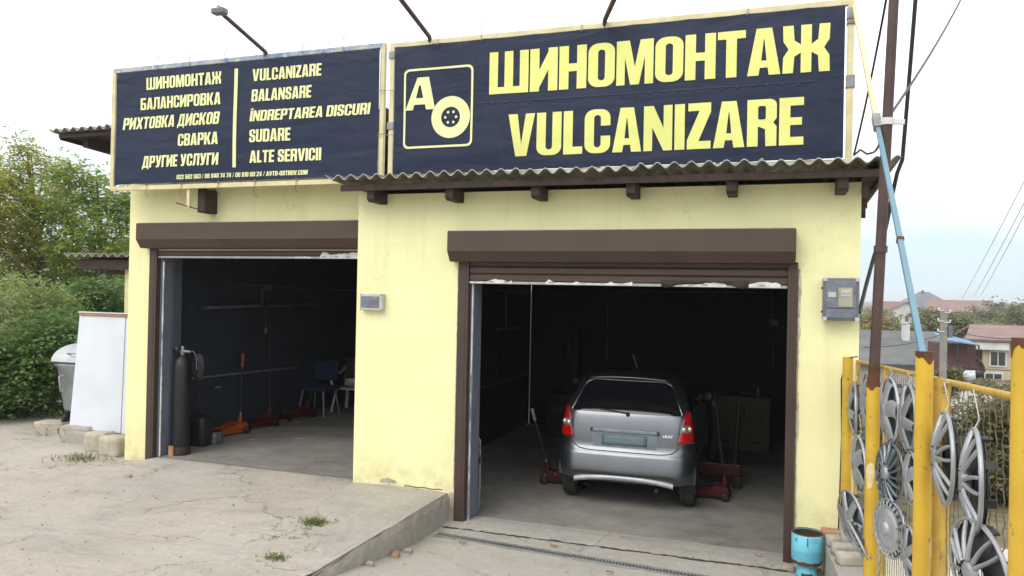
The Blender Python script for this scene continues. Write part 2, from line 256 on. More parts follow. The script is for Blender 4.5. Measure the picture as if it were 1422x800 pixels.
def leafmat(name, cols, trans=0.3):
    m, n, b, o = node_mat(name)
    g = nd(n, 'ShaderNodeNewGeometry'); x = nd(n, 'ShaderNodeValToRGB'); e = x.color_ramp.elements
    k = len(cols); e[0].position = 0; e[0].color = cols[0] + (1,); e[1].position = 1; e[1].color = cols[-1] + (1,)
    for i in range(1, k - 1):
        q = e.new(i / (k - 1)); q.color = cols[i] + (1,)
    n.links.new(g.outputs['Random Per Island'], x.inputs[0])
    cl = mixc(n, ramp(n, noise(n, objc(n), 0.9, 3), 0.36, 0.66), x.outputs[0], mixc(n, 1.0, x.outputs[0], (0.80, 0.92, 0.6), 'MULTIPLY'))
    n.links.new(cl, b.inputs['Base Color']); b.inputs['Roughness'].default_value = 0.55
    t = nd(n, 'ShaderNodeBsdfTranslucent'); n.links.new(cl, t.inputs[0]); ms = nd(n, 'ShaderNodeMixShader', {0: trans})
    n.links.new(b.outputs[0], ms.inputs[1]); n.links.new(t.outputs[0], ms.inputs[2]); n.links.new(ms.outputs[0], o.inputs[0])
    return m
M['leaf_yellow'] = leafmat('yellowing_leaves', [(0.28, 0.33, 0.09), (0.36, 0.38, 0.10), (0.50, 0.44, 0.11), (0.32, 0.36, 0.10), (0.56, 0.38, 0.07)], 0.55)
M['leaf_green'] = leafmat('mid_green_leaves', [(0.17, 0.27, 0.07), (0.23, 0.33, 0.085), (0.31, 0.38, 0.09), (0.44, 0.39, 0.09)], 0.55)
M['leaf_dark'] = leafmat('dark_green_leaves', [(0.11, 0.19, 0.06), (0.15, 0.24, 0.075), (0.19, 0.28, 0.09)], 0.45)
M['leaf_bush'] = leafmat('blue_green_bush_leaves', [(0.17, 0.24, 0.09), (0.26, 0.33, 0.12), (0.36, 0.40, 0.14), (0.21, 0.28, 0.10), (0.42, 0.40, 0.16)], 0.5)
M['leaf_autumn'] = leafmat('brown_green_autumn_leaves', [(0.20, 0.165, 0.085), (0.14, 0.155, 0.06), (0.27, 0.20, 0.10), (0.17, 0.18, 0.07)], 0.35)
M['leaf_orange'] = leafmat('orange_autumn_leaves', [(0.40, 0.20, 0.03), (0.30, 0.22, 0.04), (0.20, 0.19, 0.045)], 0.3)
M['leaf_hill'] = leafmat('grey_brown_far_leaves', [(0.22, 0.20, 0.15), (0.19, 0.20, 0.12), (0.27, 0.23, 0.165)], 0.35)
M['leaf_far'] = leafmat('dull_green_far_leaves', [(0.15, 0.18, 0.085), (0.20, 0.21, 0.095), (0.27, 0.24, 0.10)], 0.35)
M['grass'] = leafmat('weed_blades', [(0.12, 0.17, 0.035), (0.22, 0.22, 0.07), (0.09, 0.14, 0.03)], 0.3)
# ------------------------------------------------------------------ mesh helpers
class MB:
    def __init__(s): s.v = []; s.f = []; s.sm = []; s.mi = []; s.cur = 0
    def add(s, vs, fs, smooth=False):
        o = len(s.v); s.v += [tuple(p) for p in vs]
        for f in fs: s.f.append(tuple(i + o for i in f)); s.sm.append(smooth); s.mi.append(s.cur)
        return s
    def box(s, x0, x1, y0, y1, z0, z1):
        return s.add([(x0, y0, z0), (x1, y0, z0), (x1, y1, z0), (x0, y1, z0), (x0, y0, z1), (x1, y0, z1), (x1, y1, z1), (x0, y1, z1)],
                     [(0, 3, 2, 1), (4, 5, 6, 7), (0, 1, 5, 4), (1, 2, 6, 5), (2, 3, 7, 6), (3, 0, 4, 7)])
    def bar(s, a, b, w, h, upv=(0, 0, 1)):                       # rectangular bar from a to b
        a, b = Vector(a), Vector(b); d = (b - a).normalized(); u = Vector(upv)
        if abs(d.dot(u)) > 0.98: u = Vector((0, 1, 0))
        sd_ = d.cross(u).normalized(); u = sd_.cross(d).normalized()
        vs = [p + sd_ * (w / 2 * i) + u * (h / 2 * j) for p in (a, b) for i, j in ((-1, -1), (1, -1), (1, 1), (-1, 1))]
        return s.add(vs, [(0, 1, 2, 3), (7, 6, 5, 4), (0, 4, 5, 1), (1, 5, 6, 2), (2, 6, 7, 3), (3, 7, 4, 0)])
    def tube(s, pts, r, n=8, caps=True):
        pts = [Vector(p) for p in pts]; k = len(pts); rs = r if isinstance(r, (list, tuple)) else [r] * k
        vs = []; pu = None
        for i, p in enumerate(pts):
            d = (pts[min(i + 1, k - 1)] - pts[max(i - 1, 0)]).normalized()
            if pu is None: pu = d.orthogonal().normalized()
            else:
                pu = pu - d * pu.dot(d)
                pu = pu.normalized() if pu.length > 1e-6 else d.orthogonal().normalized()
            q = d.cross(pu)
            for j in range(n):
                a = 2 * PI * j / n; vs.append(p + (pu * math.cos(a) + q * math.sin(a)) * rs[i])
        fs = [(i * n + j, i * n + (j + 1) % n, (i + 1) * n + (j + 1) % n, (i + 1) * n + j) for i in range(k - 1) for j in range(n)]
        s.add(vs, fs, True)
        if caps: s.add(vs[:n], [tuple(range(n - 1, -1, -1))]); s.add(vs[-n:], [tuple(range(n))])
        return s
    def lathe(s, prof, c=(0, 0, 0), n=24, axis='Z', smooth=True):   # prof: (r, h) pairs
        vs = []
        for r_, h in prof:
            for j in range(n):
                a = 2 * PI * j / n; x, y = r_ * math.cos(a), r_ * math.sin(a)
                p = (x, y, h) if axis == 'Z' else ((h, x, y) if axis == 'X' else (x, h, y))
                vs.append((p[0] + c[0], p[1] + c[1], p[2] + c[2]))
        k = len(prof)
        fs = [(i * n + j, i * n + (j + 1) % n, (i + 1) * n + (j + 1) % n, (i + 1) * n + j) for i in range(k - 1) for j in range(n)]
        return s.add(vs, fs, smooth)
    def prism(s, poly, a0, a1, axis='Y'):                         # poly in the plane across the axis
        def P(u, v, t): return (u, t, v) if axis == 'Y' else ((t, u, v) if axis == 'X' else (u, v, t))
        n = len(poly); vs = [P(u, v, a0) for u, v in poly] + [P(u, v, a1) for u, v in poly]
        tri = tessellate_polygon([[Vector((u, v, 0)) for u, v in poly]])
        fs = [tuple(t) for t in tri] + [tuple(i + n for i in reversed(t)) for t in tri]
        fs += [(i, (i + 1) % n, n + (i + 1) % n, n + i) for i in range(n)]
        return s.add(vs, fs)
    def grid(s, pts, smooth=True):                                # pts: rows of points
        nr, nc = len(pts), len(pts[0])
        return s.add([p for r_ in pts for p in r_], [(i * nc + j, i * nc + j + 1, (i + 1) * nc + j + 1, (i + 1) * nc + j) for i in range(nr - 1) for j in range(nc - 1)], smooth)
    def build(s, name, mat, parent=None, bevel=0.0, recalc=True, solid=0.0):
        me = bpy.data.meshes.new(name); me.from_pydata(s.v, [], s.f); me.polygons.foreach_set('use_smooth', s.sm)
        for mm in (mat if isinstance(mat, (list, tuple)) else [mat]): me.materials.append(M[mm] if isinstance(mm, str) else mm)
        me.polygons.foreach_set('material_index', s.mi)
        if recalc:
            bm = bmesh.new(); bm.from_mesh(me); bmesh.ops.remove_doubles(bm, verts=bm.verts, dist=1e-5) if bevel else None
            bmesh.ops.recalc_face_normals(bm, faces=bm.faces); bm.to_mesh(me); bm.free()
        me.update()
        o_ = bpy.data.objects.new(name, me); col.objects.link(o_)
        if solid:
            q = o_.modifiers.new('thickness', 'SOLIDIFY'); q.thickness = solid; q.offset = 0
        if bevel:
            q = o_.modifiers.new('bevel', 'BEVEL'); q.width = bevel; q.segments = 2; q.limit_method = 'ANGLE'; q.angle_limit = R(40)
        if parent: put(o_, parent)
        return o_
def put(o_, parent):
    o_.parent = parent
    p = parent; loc = Vector((0, 0, 0))
    if parent.type == 'EMPTY': loc = parent.location
    o_.matrix_parent_inverse = Matrix.Translation(-loc)
def tag(o_, label, cat, group=None, kind=None):
    o_['label'] = label; o_['category'] = cat
    if group: o_['group'] = group
    if kind: o_['kind'] = kind
    return o_
def thing(name, label, cat, loc=(0, 0, 0), group=None):
    o_ = bpy.data.objects.new(name, None); o_.location = loc; o_.empty_display_size = 0.2; col.objects.link(o_)
    return tag(o_, label, cat, group)
def struct(o_): o_['kind'] = 'structure'; return o_
def copy_tree(o_, parent=None):
    c = o_.copy(); col.objects.link(c)
    if parent: c.parent = parent
    for ch in list(o_.children): copy_tree(ch, c)
    return c
def place(o_, loc, rot=(0, 0, 0), scale=None):
    o_.location = loc; o_.rotation_euler = rot
    if scale: o_.scale = (scale,) * 3 if isinstance(scale, (int, float)) else scale
    return o_
def sstep(a, b, x): t = min(1, max(0, (x - a) / (b - a))); return t * t * (3 - 2 * t)
def rough_block(dims, seed, amp=0.03, sub=3):                     # an irregular stone: subdivided box pushed about
    rnd = random.Random(seed); bm = bmesh.new(); bmesh.ops.create_cube(bm, size=1)
    bmesh.ops.subdivide_edges(bm, edges=bm.edges[:], cuts=sub, use_grid_fill=True)
    for v_ in bm.verts:
        c = v_.co; l = c.length; c *= (1 - 0.22 * max(0, l - 0.55))
        c += Vector((rnd.uniform(-1, 1), rnd.uniform(-1, 1), rnd.uniform(-1, 1))) * amp
        v_.co = Vector((c.x * dims[0], c.y * dims[1], c.z * dims[2]))
    b_ = MB(); b_.add([v_.co[:] for v_ in bm.verts], [[v_.index for v_ in f.verts] for f in bm.faces], True); bm.free()
    return b_

# ------------------------------------------------------------------ lettering
def arc(cx, cy, r_, a0, a1, n=5): return [(cx + r_ * math.cos(R(a0 + (a1 - a0) * i / n)), cy + r_ * math.sin(R(a0 + (a1 - a0) * i / n))) for i in range(n + 1)]
def rr(x0, y0, x1, y1, r_): return arc(x1 - r_, y1 - r_, r_, 0, 90) + arc(x0 + r_, y1 - r_, r_, 90, 180) + arc(x0 + r_, y0 + r_, r_, 180, 270) + arc(x1 - r_, y0 + r_, r_, 270, 360)
def rc(x0, y0, x1, y1): return [(x0, y0), (x1, y0), (x1, y1), (x0, y1)]
W, S, q = 0.53, 0.195, 0.13
G = {}                                                          # glyph: width, list of shapes, each a list of contours (outline, holes)
G['A'] = (0.58, [[[(0, 0), (.2, 0), (.222, .16), (.358, .16), (.38, 0), (.58, 0), (.425, 1), (.155, 1)], [(.243, .31), (.337, .31), (.297, .76), (.283, .76)]]])
G['Б'] = (W, [[[(0, 0)] + arc(W - q, q, q, -90, 0) + arc(W - q, .6 - q, q, 0, 90) + [(S, .6), (S, .83), (W - .04, .83), (W - .04, 1), (0, 1)], rr(S, .14, W - S, .46, .05)]])
G['B'] = (W, [[[(0, 0)] + arc(W - q, q, q, -90, 0) + [(W, .43), (W - .05, .52), (W, .6)] + arc(W - q, 1 - q, q, 0, 90) + [(0, 1)], rr(S, .14, W - S, .45, .04), rr(S, .6, W - S, .86, .04)]])
G['C'] = (W, [[[(W, .62)] + arc(W - .2, .8, .2, 0, 90) + arc(.2, .8, .2, 90, 180) + arc(.2, .2, .2, 180, 270) + arc(W - .2, .2, .2, 270, 360) + [(W, .39), (W - S, .39)] + arc(W / 2, .2, W / 2 - S, 0, -180) + arc(W / 2, .8, W / 2 - S, 180, 0) + [(W - S, .62)]]])
G['D'] = (W, [[[(0, 0)] + arc(W - .16, .16, .16, -90, 0) + arc(W - .16, .84, .16, 0, 90) + [(0, 1)], rr(S, .15, W - S, .85, .05)]])
G['E'] = (.43, [[[(0, 0), (.43, 0), (.43, .17), (S, .17), (S, .42), (.4, .42), (.4, .58), (S, .58), (S, .83), (.43, .83), (.43, 1), (0, 1)]]])
G['Г'] = (.43, [[[(0, 0), (S, 0), (S, .82), (.43, .82), (.43, 1), (0, 1)]]])
G['Д'] = (.64, [[[(0, -.14), (.12, -.14), (.12, 0), (.52, 0), (.52, -.14), (.64, -.14), (.64, .16), (.58, .16), (.58, 1), (.15, 1), (.06, .16), (0, .16)], [(.245, .16), (.39, .16), (.39, .84), (.31, .84)]]])
zhl = [(0, 1), (.18, 1), (.2, .68), (.31, .59), (.31, .42), (.2, .34), (.18, 0), (0, 0), (.01, .34), (.1, .5), (.01, .67)]
G['Ж'] = (.8, [[rc(.31, 0, .49, 1)], [zhl], [[(.8 - x, y) for x, y in reversed(zhl)]]])
G['И'] = (.58, [[[(0, 0), (S, 0), (S, .08), (.58 - S, .5), (.58 - S, 0), (.58, 0), (.58, 1), (.58 - S, 1), (.58 - S, .92), (S, .5), (S, 1), (0, 1)]]])
G['N'] = (.56, [[[(0, 0), (.17, 0), (.17, .52), (.39, 0), (.56, 0), (.56, 1), (.39, 1), (.39, .5), (.19, 1), (0, 1)]]])
G['H'] = (.56, [[[(0, 0), (S, 0), (S, .41), (.56 - S, .41), (.56 - S, 0), (.56, 0), (.56, 1), (.56 - S, 1), (.56 - S, .59), (S, .59), (S, 1), (0, 1)]]])
G['I'] = (S, [[rc(0, 0, S, 1)]])
G['J'] = (.4, [[[(0, 0)] + arc(.4 - q, q, q, -90, 0) + [(.4, 1), (.21, 1), (.21, .17), (0, .17)]]])
G['Î'] = (S, [[rc(0, 0, S, 1)], [[(-.06, 1.06), (.04, 1.06), (S / 2, 1.13), (S - .04, 1.06), (S + .06, 1.06), (S / 2 + .05, 1.22), (S / 2 - .05, 1.22)]]])
G['K'] = (.58, [[[(0, 0), (S, 0), (S, .36), (.24, .44), (.37, 0), (.58, 0), (.4, .53), (.57, 1), (.37, 1), (.24, .62), (S, .6), (S, 1), (0, 1)]]])
G['Л'] = (.6, [[[(0, 0), (.17, .0), (.24, .2), (.26, .84), (.6 - S, .84), (.6 - S, 0), (.6, 0), (.6, 1), (.08, 1), (.06, .25), (0, .14)]]])
G['L'] = (.4, [[[(0, 0), (.4, 0), (.4, .17), (S, .17), (S, 1), (0, 1)]]])
G['M'] = (.72, [[[(0, 0), (.165, 0), (.165, .62), (.275, 0), (.445, 0), (.555, .62), (.555, 0), (.72, 0), (.72, 1), (.465, 1), (.36, .4), (.255, 1), (0, 1)]]])
G['O'] = (W, [[rr(0, 0, W, 1, .2), rr(S, .15, W - S, .85, .065)]])
G['P'] = (W, [[[(0, 0), (S, 0), (S, .38)] + arc(W - q, .38 + q, q, -90, 0) + arc(W - q, 1 - q, q, 0, 90) + [(0, 1)], rr(S, .53, W - S, .86, .04)]])
G['R'] = (W, [[[(0, 0), (S, 0), (S, .43), (W - S - .01, .36), (W - S, 0), (W, 0), (W, .41), (W - .06, .5), (W, .59)] + arc(W - q, 1 - q, q, 0, 90) + [(0, 1)], rr(S, .57, W - S, .86, .04)]])
G['S'] = (.51, [[[(.51, .66)] + arc(.51 - .17, .83, .17, 0, 90) + arc(.17, .83, .17, 90, 180) + [(0, .6), (.05, .5), (.51 - S, .36)] + arc(.255, .18, .255 - S, 0, -180) + [(S, .36), (0, .36)] + arc(.17, .17, .17, 180, 270) + arc(.51 - .17, .17, .17, 270, 360) + [(.51, .43), (.46, .52), (S, .66)] + arc(.255, .82, .255 - S, 180, 0) + [(.51 - S, .66)]]])
G['T'] = (.5, [[[(.155, 0), (.345, 0), (.345, .83), (.5, .83), (.5, 1), (0, 1), (0, .83), (.155, .83)]]])
G['U'] = (W, [[[(0, 1)] + arc(.19, .19, .19, 180, 270) + arc(W - .19, .19, .19, 270, 360) + [(W, 1), (W - S, 1)] + arc(W / 2, .2, W / 2 - S, 0, -180) + [(S, 1)]]])
G['У'] = (.57, [[[(0, 1), (.2, 1), (.295, .52), (.37, 1), (.57, 1), (.42, .16), (.36, .03), (.26, 0), (.08, 0), (.08, .15), (.18, .15), (.21, .2)]]])
G['V'] = (.58, [[[(0, 1), (.2, 1), (.29, .28), (.38, 1), (.58, 1), (.41, 0), (.17, 0)]]])
G['X'] = (.6, [[[(0, 0), (.2, 0), (.3, .3), (.4, 0), (.6, 0), (.42, .5), (.59, 1), (.39, 1), (.3, .7), (.21, 1), (.01, 1), (.18, .5)]]])
G['Ш'] = (.84, [[[(0, 0), (.84, 0), (.84, 1), (.655, 1), (.655, .16), (.5125, .16), (.5125, 1), (.3275, 1), (.3275, .16), (.185, .16), (.185, 1), (0, 1)]]])
G['Z'] = (.45, [[[(0, 0), (.45, 0), (.45, .17), (.22, .17), (.45, .8), (.45, 1), (.02, 1), (.02, .83), (.235, .83), (0, .2)]]])
G['0'] = G['O']
G['1'] = (.33, [[[(.14, 0), (.33, 0), (.33, 1), (.18, 1), (0, .88), (0, .74), (.14, .78)]]])
G['2'] = (.5, [[[(0, 0), (.5, 0), (.5, .17), (.25, .17), (.5, .58)] + arc(.33, .83, .17, 0, 90) + arc(.17, .83, .17, 90, 180) + [(0, .66), (.18, .66), (.18, .82), (.25, .86), (.32, .82), (.32, .62), (0, .2)]]])
G['3'] = (.5, [[[(0, .34)] + arc(.17, .17, .17, 180, 270) + arc(.33, .17, .17, 270, 360) + [(.5, .43), (.44, .52), (.5, .6)] + arc(.33, .83, .17, 0, 90) + arc(.17, .83, .17, 90, 180) + [(0, .66), (.18, .66), (.18, .84), (.32, .84), (.32, .6), (.18, .58), (.18, .46), (.32, .44), (.32, .16), (.18, .16), (.18, .34)]]])
G['4'] = (.54, [[[(.28, 0), (.46, 0), (.46, .17), (.54, .17), (.54, .33), (.46, .33), (.46, 1), (.22, 1), (0, .33), (0, .17), (.28, .17)], [(.15, .33), (.28, .33), (.28, .72)]]])
G['5'] = (.5, [[[(0, .3)] + arc(.17, .17, .17, 180, 270) + arc(.33, .17, .17, 270, 360) + arc(.35, .52, .15, 0, 90) + [(.18, .64), (.18, .84), (.47, .84), (.47, 1), (.02, 1), (.02, .45), (.19, .47), (.31, .5), (.31, .17), (.19, .17), (.19, .3)]]])
G['6'] = (.5, [[rr(0, 0, .5, .62, .17) , rr(.18, .14, .32, .47, .05)], [[(0, .45), (0, .83)] + list(reversed(arc(.17, .83, .17, 90, 180)))[1:] + list(reversed(arc(.33, .83, .17, 0, 90))) + [(.5, .7), (.32, .7), (.32, .85), (.18, .85), (.18, .615), (.1, .61), (.03, .56)]]])
G['7'] = (.44, [[[(.08, 0), (.28, 0), (.44, .84), (.44, 1), (0, 1), (0, .82), (.24, .82)]]])
G['8'] = (.5, [[[(0, .2)] + arc(.17, .17, .17, 180, 270) + arc(.33, .17, .17, 270, 360) + [(.5, .43), (.45, .52), (.5, .6)] + arc(.33, .83, .17, 0, 90) + arc(.17, .83, .17, 90, 180) + [(0, .6), (.05, .52), (0, .43)], rr(.18, .14, .32, .44, .04), rr(.18, .58, .32, .86, .04)]])
G['9'] = (.5, [[[(.5 - x, 1 - y) for x, y in c] for c in sh] for sh in G['6'][1]])
G['/'] = (.3, [[[(0, 0), (.1, 0), (.3, 1), (.2, 1)]]])
G['-'] = (.28, [[rc(0, .36, .28, .52)]])
G['.'] = (.17, [[rc(0, 0, .17, .17)]])
for a, b_ in (('А', 'A'), ('В', 'B'), ('С', 'C'), ('Е', 'E'), ('Н', 'H'), ('К', 'K'), ('М', 'M'), ('О', 'O'), ('Р', 'P'), ('Т', 'T'), ('Х', 'X')): G[a] = G[b_]
def lay(text, x0, z0, x1, z1, slant=0.0, gap=0.055):              # shapes of a line of text fitted to a box (z0 left/right ends may differ)
    pen = 0; items = []
    for ch in text:
        if ch == ' ': pen += 0.24; continue
        wd, shs = G[ch]; items.append((pen, shs)); pen += wd + gap
    tot = pen - gap; h = z1 - z0; sx_ = (x1 - x0) / tot; res = []
    for p, shs in items:
        for sh in shs: res.append([[(x0 + (p + x) * sx_ + (y - .5) * h * slant, z0 + y * h) for x, y in c] for c in sh])
    return res
def letters(name, shapes, y, mat, parent, wf, step=0.12):         # flat print following the cloth surface
    bm = bmesh.new()
    for sh in shapes:
        tri = tessellate_polygon([[Vector((x, z, 0)) for x, z in c] for c in sh]); fl = [p for c in sh for p in c]
        vs = [bm.verts.new((x, y, z)) for x, z in fl]
        for t in tri:
            try: bm.faces.new([vs[i] for i in t])
            except ValueError: pass
    xs = [v_.co.x for v_ in bm.verts]; zs = [v_.co.z for v_ in bm.verts]
    if step:
        for lo, hi, ax in ((min(xs), max(xs), 0), (min(zs), max(zs), 2)):
            c = math.ceil(lo / step) * step
            while c < hi:
                co = [0, 0, 0]; co[ax] = c; no = [0, 0, 0]; no[ax] = 1
                bmesh.ops.bisect_plane(bm, geom=bm.verts[:] + bm.edges[:] + bm.faces[:], plane_co=co, plane_no=no); c += step
    for v_ in bm.verts: v_.co.y = y + wf(v_.co.x, v_.co.z)
    for f in bm.faces:
        f.normal_update()
        if f.normal.y > 0: f.normal_flip()
    me = bpy.data.meshes.new(name); bm.to_mesh(me); bm.free(); me.materials.append(M[mat])
    o_ = bpy.data.objects.new(name, me); col.objects.link(o_); put(o_, parent); return o_
# ------------------------------------------------------------------ ground
def zramp(y):
    d = max(0.0, 7.05 - y); return min(.058 * d * d if d < 1.6 else .148 + .145 * (d - 1.6), 0.95)
def zleft(x, y):
    z = 0.205 + 0.014 * max(0, 7.7 - y) + 0.105 * max(0, 5.5 - y) * sstep(6.2, 4.2, y)
    if x < -4.3: z += 0.013 * (max(x, -9) + 4.3) * sstep(2, 7, y)
    z += 0.012 * math.sin(x * 1.9 + 0.6) * math.sin(y * 1.6) + 0.008 * math.sin(x * 4.3 + y * 2.7)
    z += (0.237 - z) * sstep(6.9, 7.68, y) * sstep(-7.65, -7.3, x)
    z += max(0, 0.294 - z) * sstep(-5.3, -4.0, x) * sstep(6.6, 6.0, y) * sstep(4.2, 5.0, y)
    return min(z, 0.97)
def lin(a, b, n): return [a + (b - a) * i / n for i in range(n + 1)]
def zterr(x, y):
    e = sstep(-2, 2.5, x) * (1 if x > 0.8 or y > 14 else 0)
    wl = sstep(0.75, 1.6, x) if y < 14 else sstep(-9, 3, x)
    near = -0.32 if x > 0.75 and y < 14.5 else -0.25
    val = -0.32 - 4.6 * sstep(9, 52, y) + 3.2 * sstep(75, 165, y) + 1.0 * sstep(165, 300, y) - 0.6 * sstep(2, 14, x) * sstep(40, 8, y)
    lft = (-0.02 + 0.16 * sstep(10.2, 11.6, y) + 0.16 * sstep(-13.2, -15, x) if x < -8.2 else near)
    z = lft * (1 - wl) + val * wl
    if y < 2: z = min(z, -0.3)
    return z
xs = [-900, -300, -120, -70, -45, -30, -22, -17, -14, -12, -10.5, -9.3, -8.3, -6, -4, -2, -0.5, 0.6, 0.8, 1.2, 1.8, 2.6, 3.6, 5, 6.5, 8, 10, 12.5, 15, 18, 22, 26, 31, 37, 44, 52, 62, 74, 90, 110, 140, 200, 320, 900]
ys = [-400, -100, -30, -10, -4, 0, 2.1, 4, 6, 8, 9.5, 11, 12.5, 14, 15.5, 17, 19, 21.5, 24, 27, 30, 34, 38, 43, 48, 54, 60, 67, 75, 85, 97, 110, 125, 140, 160, 180, 210, 250, 300, 400, 600, 1000, 1800]
b = MB(); b.grid([[(x, y, zterr(x, y)) for x in xs] for y in ys]); struct(b.build('ground', 'soil', recalc=False))
b = MB(); b.grid([[(x, y, zleft(x, y) if not (x > -7.85 and y > 7.80) else -0.1) for x in lin(-14.5, -3.2, 120)] for y in lin(-7, 11.3, 180)]); struct(b.build('driveway', 'concrete', recalc=False))
rnd = random.Random(3)
b = MB(); b.grid([[(x, y, zramp(y) + 0.003 * math.sin(7 * x + 3 * y) - 0.004) for x in lin(-3.2, 0.56, 40)] for y in lin(-7, 7.16, 130)]); struct(b.build('ramp', 'ramp', recalc=False))
b = MB()                                                            # worn threshold between ramp and floor
b.grid([[(x, y, 0.006 + 0.012 * math.sin(PI * (y - 7.16) / 0.5) + 0.003 * math.sin(9 * x + 2) - (0.014 if y in (7.16,) else 0)) for x in lin(-3.2, 0.5, 60)] for y in lin(7.16, 7.62, 6)])
struct(b.build('threshold', 'kerbc', recalc=False))
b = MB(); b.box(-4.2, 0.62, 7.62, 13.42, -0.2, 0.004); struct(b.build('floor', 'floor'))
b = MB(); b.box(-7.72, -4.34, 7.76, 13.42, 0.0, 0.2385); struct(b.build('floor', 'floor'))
b = MB(); b.grid([[(x, y, -0.26 + 0.01 * math.sin(x * 3 + y)) for x in lin(0.72, 9, 24)] for y in lin(1, 9.6, 24)]); struct(b.build('yard', 'yard', recalc=False))

b = MB(); rnd = random.Random(31); pts = [(x, 7.17 + rnd.uniform(-.012, .012), -.001 + rnd.uniform(-.002, .002)) for x in lin(-3.15, .2, 70)]
b.tube(pts, [rnd.uniform(.004, .013) for _ in pts], 5); struct(b.build('threshold_gap', 'black_plastic'))
# kerb platform beside the ramp
b = MB(); rnd = random.Random(8)
foot = [(-4.335, 7.385), (-4.27, 6.95), (-4.22, 6.56), (-4.05, 6.28), (-3.78, 6.02), (-3.62, 5.6), (-3.5, 5.22), (-3.34, 4.93)]
top = []
for i in range(len(foot)):
    row = []
    t = i / (len(foot) - 1); xr, yr_ = -3.195, 7.385 + (4.90 - 7.385) * t
    for j in range(9):
        u = j / 8; x = foot[i][0] + (xr - foot[i][0]) * u; y = foot[i][1] + (yr_ - foot[i][1]) * u
        row.append((x + (rnd.uniform(-.008, .008) if 0 < j < 8 else 0), y, 0.302 + rnd.uniform(-.006, .006) - 0.02 * sstep(0.7, 1, t) - (0.012 if j in (0, 8) else 0)))
    top.append(row)
b.grid(top, False)
wall = []
side = [r_[8] for r_ in top]; fin = []
for i in range(len(side) - 1):
    for k in range(4): fin.append(tuple(side[i][c] + (side[i + 1][c] - side[i][c]) * k / 4 for c in range(3)))
fin.append(side[-1])
b.grid([[(x + rnd.uniform(0.0, .014), y, z) for x, y, z in fin], [(x + 0.014 + rnd.uniform(0, .012), y, z - 0.05 - rnd.uniform(0, .02)) for x, y, z in fin], [(x + .02, y, -.1) for x, y, z in fin]], False)
b.grid([[r_[0] for r_ in top], [(r_[0][0] - .01, r_[0][1] - .004, 0.0) for r_ in top]], False)
b.grid([[p for p in top[-1]], [(p[0], p[1] - .02, 0.0) for p in top[-1]]], False)
struct(b.build('kerb', 'kerbc', recalc=True))

# drain grate across the ramp
g = thing('drain_grate', 'narrow galvanised slotted drain grate set across the concrete ramp', 'drain', (-1.3, 6.75, 0))
p0, p1 = Vector((-3.1, 6.90, 0)), Vector((0.45, 6.60, 0)); dd = (p1 - p0).normalized(); nn = Vector((-dd.y, dd.x, 0))
def zg(p): return zramp(p.y)
b = MB(); N = 30
for s_ in (-1, 1):
    for i in range(N):
        a = p0.lerp(p1, i / N) + nn * (.046 * s_); c = p0.lerp(p1, (i + 1) / N) + nn * (.046 * s_)
        b.bar((a.x, a.y, zg(a) + .006), (c.x, c.y, zg(c) + .006), .014, .02)
b.build('grate_frame', 'alu', g)
b = MB()
for i in range(118):
    a = p0.lerp(p1, (i + .5) / 118); z = zg(a) + .008
    u_, v_ = a - nn * .042, a + nn * .042
    b.bar((u_.x, u_.y, z), (v_.x, v_.y, z), .014, .008)
b.build('grate_bars', 'alu', g)
b = MB()
for i in range(N):
    a = p0.lerp(p1, i / N); c = p0.lerp(p1, (i + 1) / N)
    b.bar((a.x, a.y, zg(a) + .001), (c.x, c.y, zg(c) + .001), .08, .004)
b.build('channel', 'black_plastic', g)

# ------------------------------------------------------------------ the workshop building
B = thing('tyre_workshop', 'pale yellow two-bay tyre workshop with open brown roller shutters', 'building', (-3.5, 7.5, 0))
FY, LY = 7.38, 7.68
b = MB()
b.box(-4.33, -3.11, FY, FY + .24, -.15, 3.46); b.box(.228, .745, FY, FY + .24, -.15, 3.46); b.box(-3.11, .228, FY, FY + .24, 2.74, 3.46)
b.box(.60, .745, FY + .24, 13.6, -.3, 3.40)
b.build('front_wall', 'yellow', B)
b = MB()
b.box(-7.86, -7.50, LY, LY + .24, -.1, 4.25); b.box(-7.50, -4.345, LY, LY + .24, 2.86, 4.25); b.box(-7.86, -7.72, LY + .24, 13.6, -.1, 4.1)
b.build('front_wall', 'yellow_left', B)
b = MB(); b.box(-3.11, -2.955, FY + .045, FY + .275, 0, 2.735); b.build('door_jamb', 'reveal', B, bevel=.006)
b = MB(); b.box(.146, .226, FY + .045, FY + .236, 0, 2.735); b.build('door_jamb', 'reveal', B, bevel=.006)
b = MB(); b.box(-7.50, -7.335, LY + .045, LY + .20, .05, 2.86); b.build('door_jamb', 'reveal', B, bevel=.006)
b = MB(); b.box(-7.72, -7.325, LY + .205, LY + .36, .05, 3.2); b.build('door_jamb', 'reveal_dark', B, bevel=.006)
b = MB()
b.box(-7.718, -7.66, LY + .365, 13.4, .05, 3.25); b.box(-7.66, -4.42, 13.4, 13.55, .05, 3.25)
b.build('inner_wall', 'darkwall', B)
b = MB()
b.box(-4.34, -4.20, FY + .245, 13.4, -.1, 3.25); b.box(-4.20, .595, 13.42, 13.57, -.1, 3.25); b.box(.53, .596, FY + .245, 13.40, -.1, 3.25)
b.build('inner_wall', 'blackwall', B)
b = MB(); b.box(-7.70, -4.345, LY + .245, 13.5, 3.26, 3.36); b.box(-4.19, .59, FY + .245, 13.5, 3.26, 3.36); b.build('ceiling', 'ceiling', B)
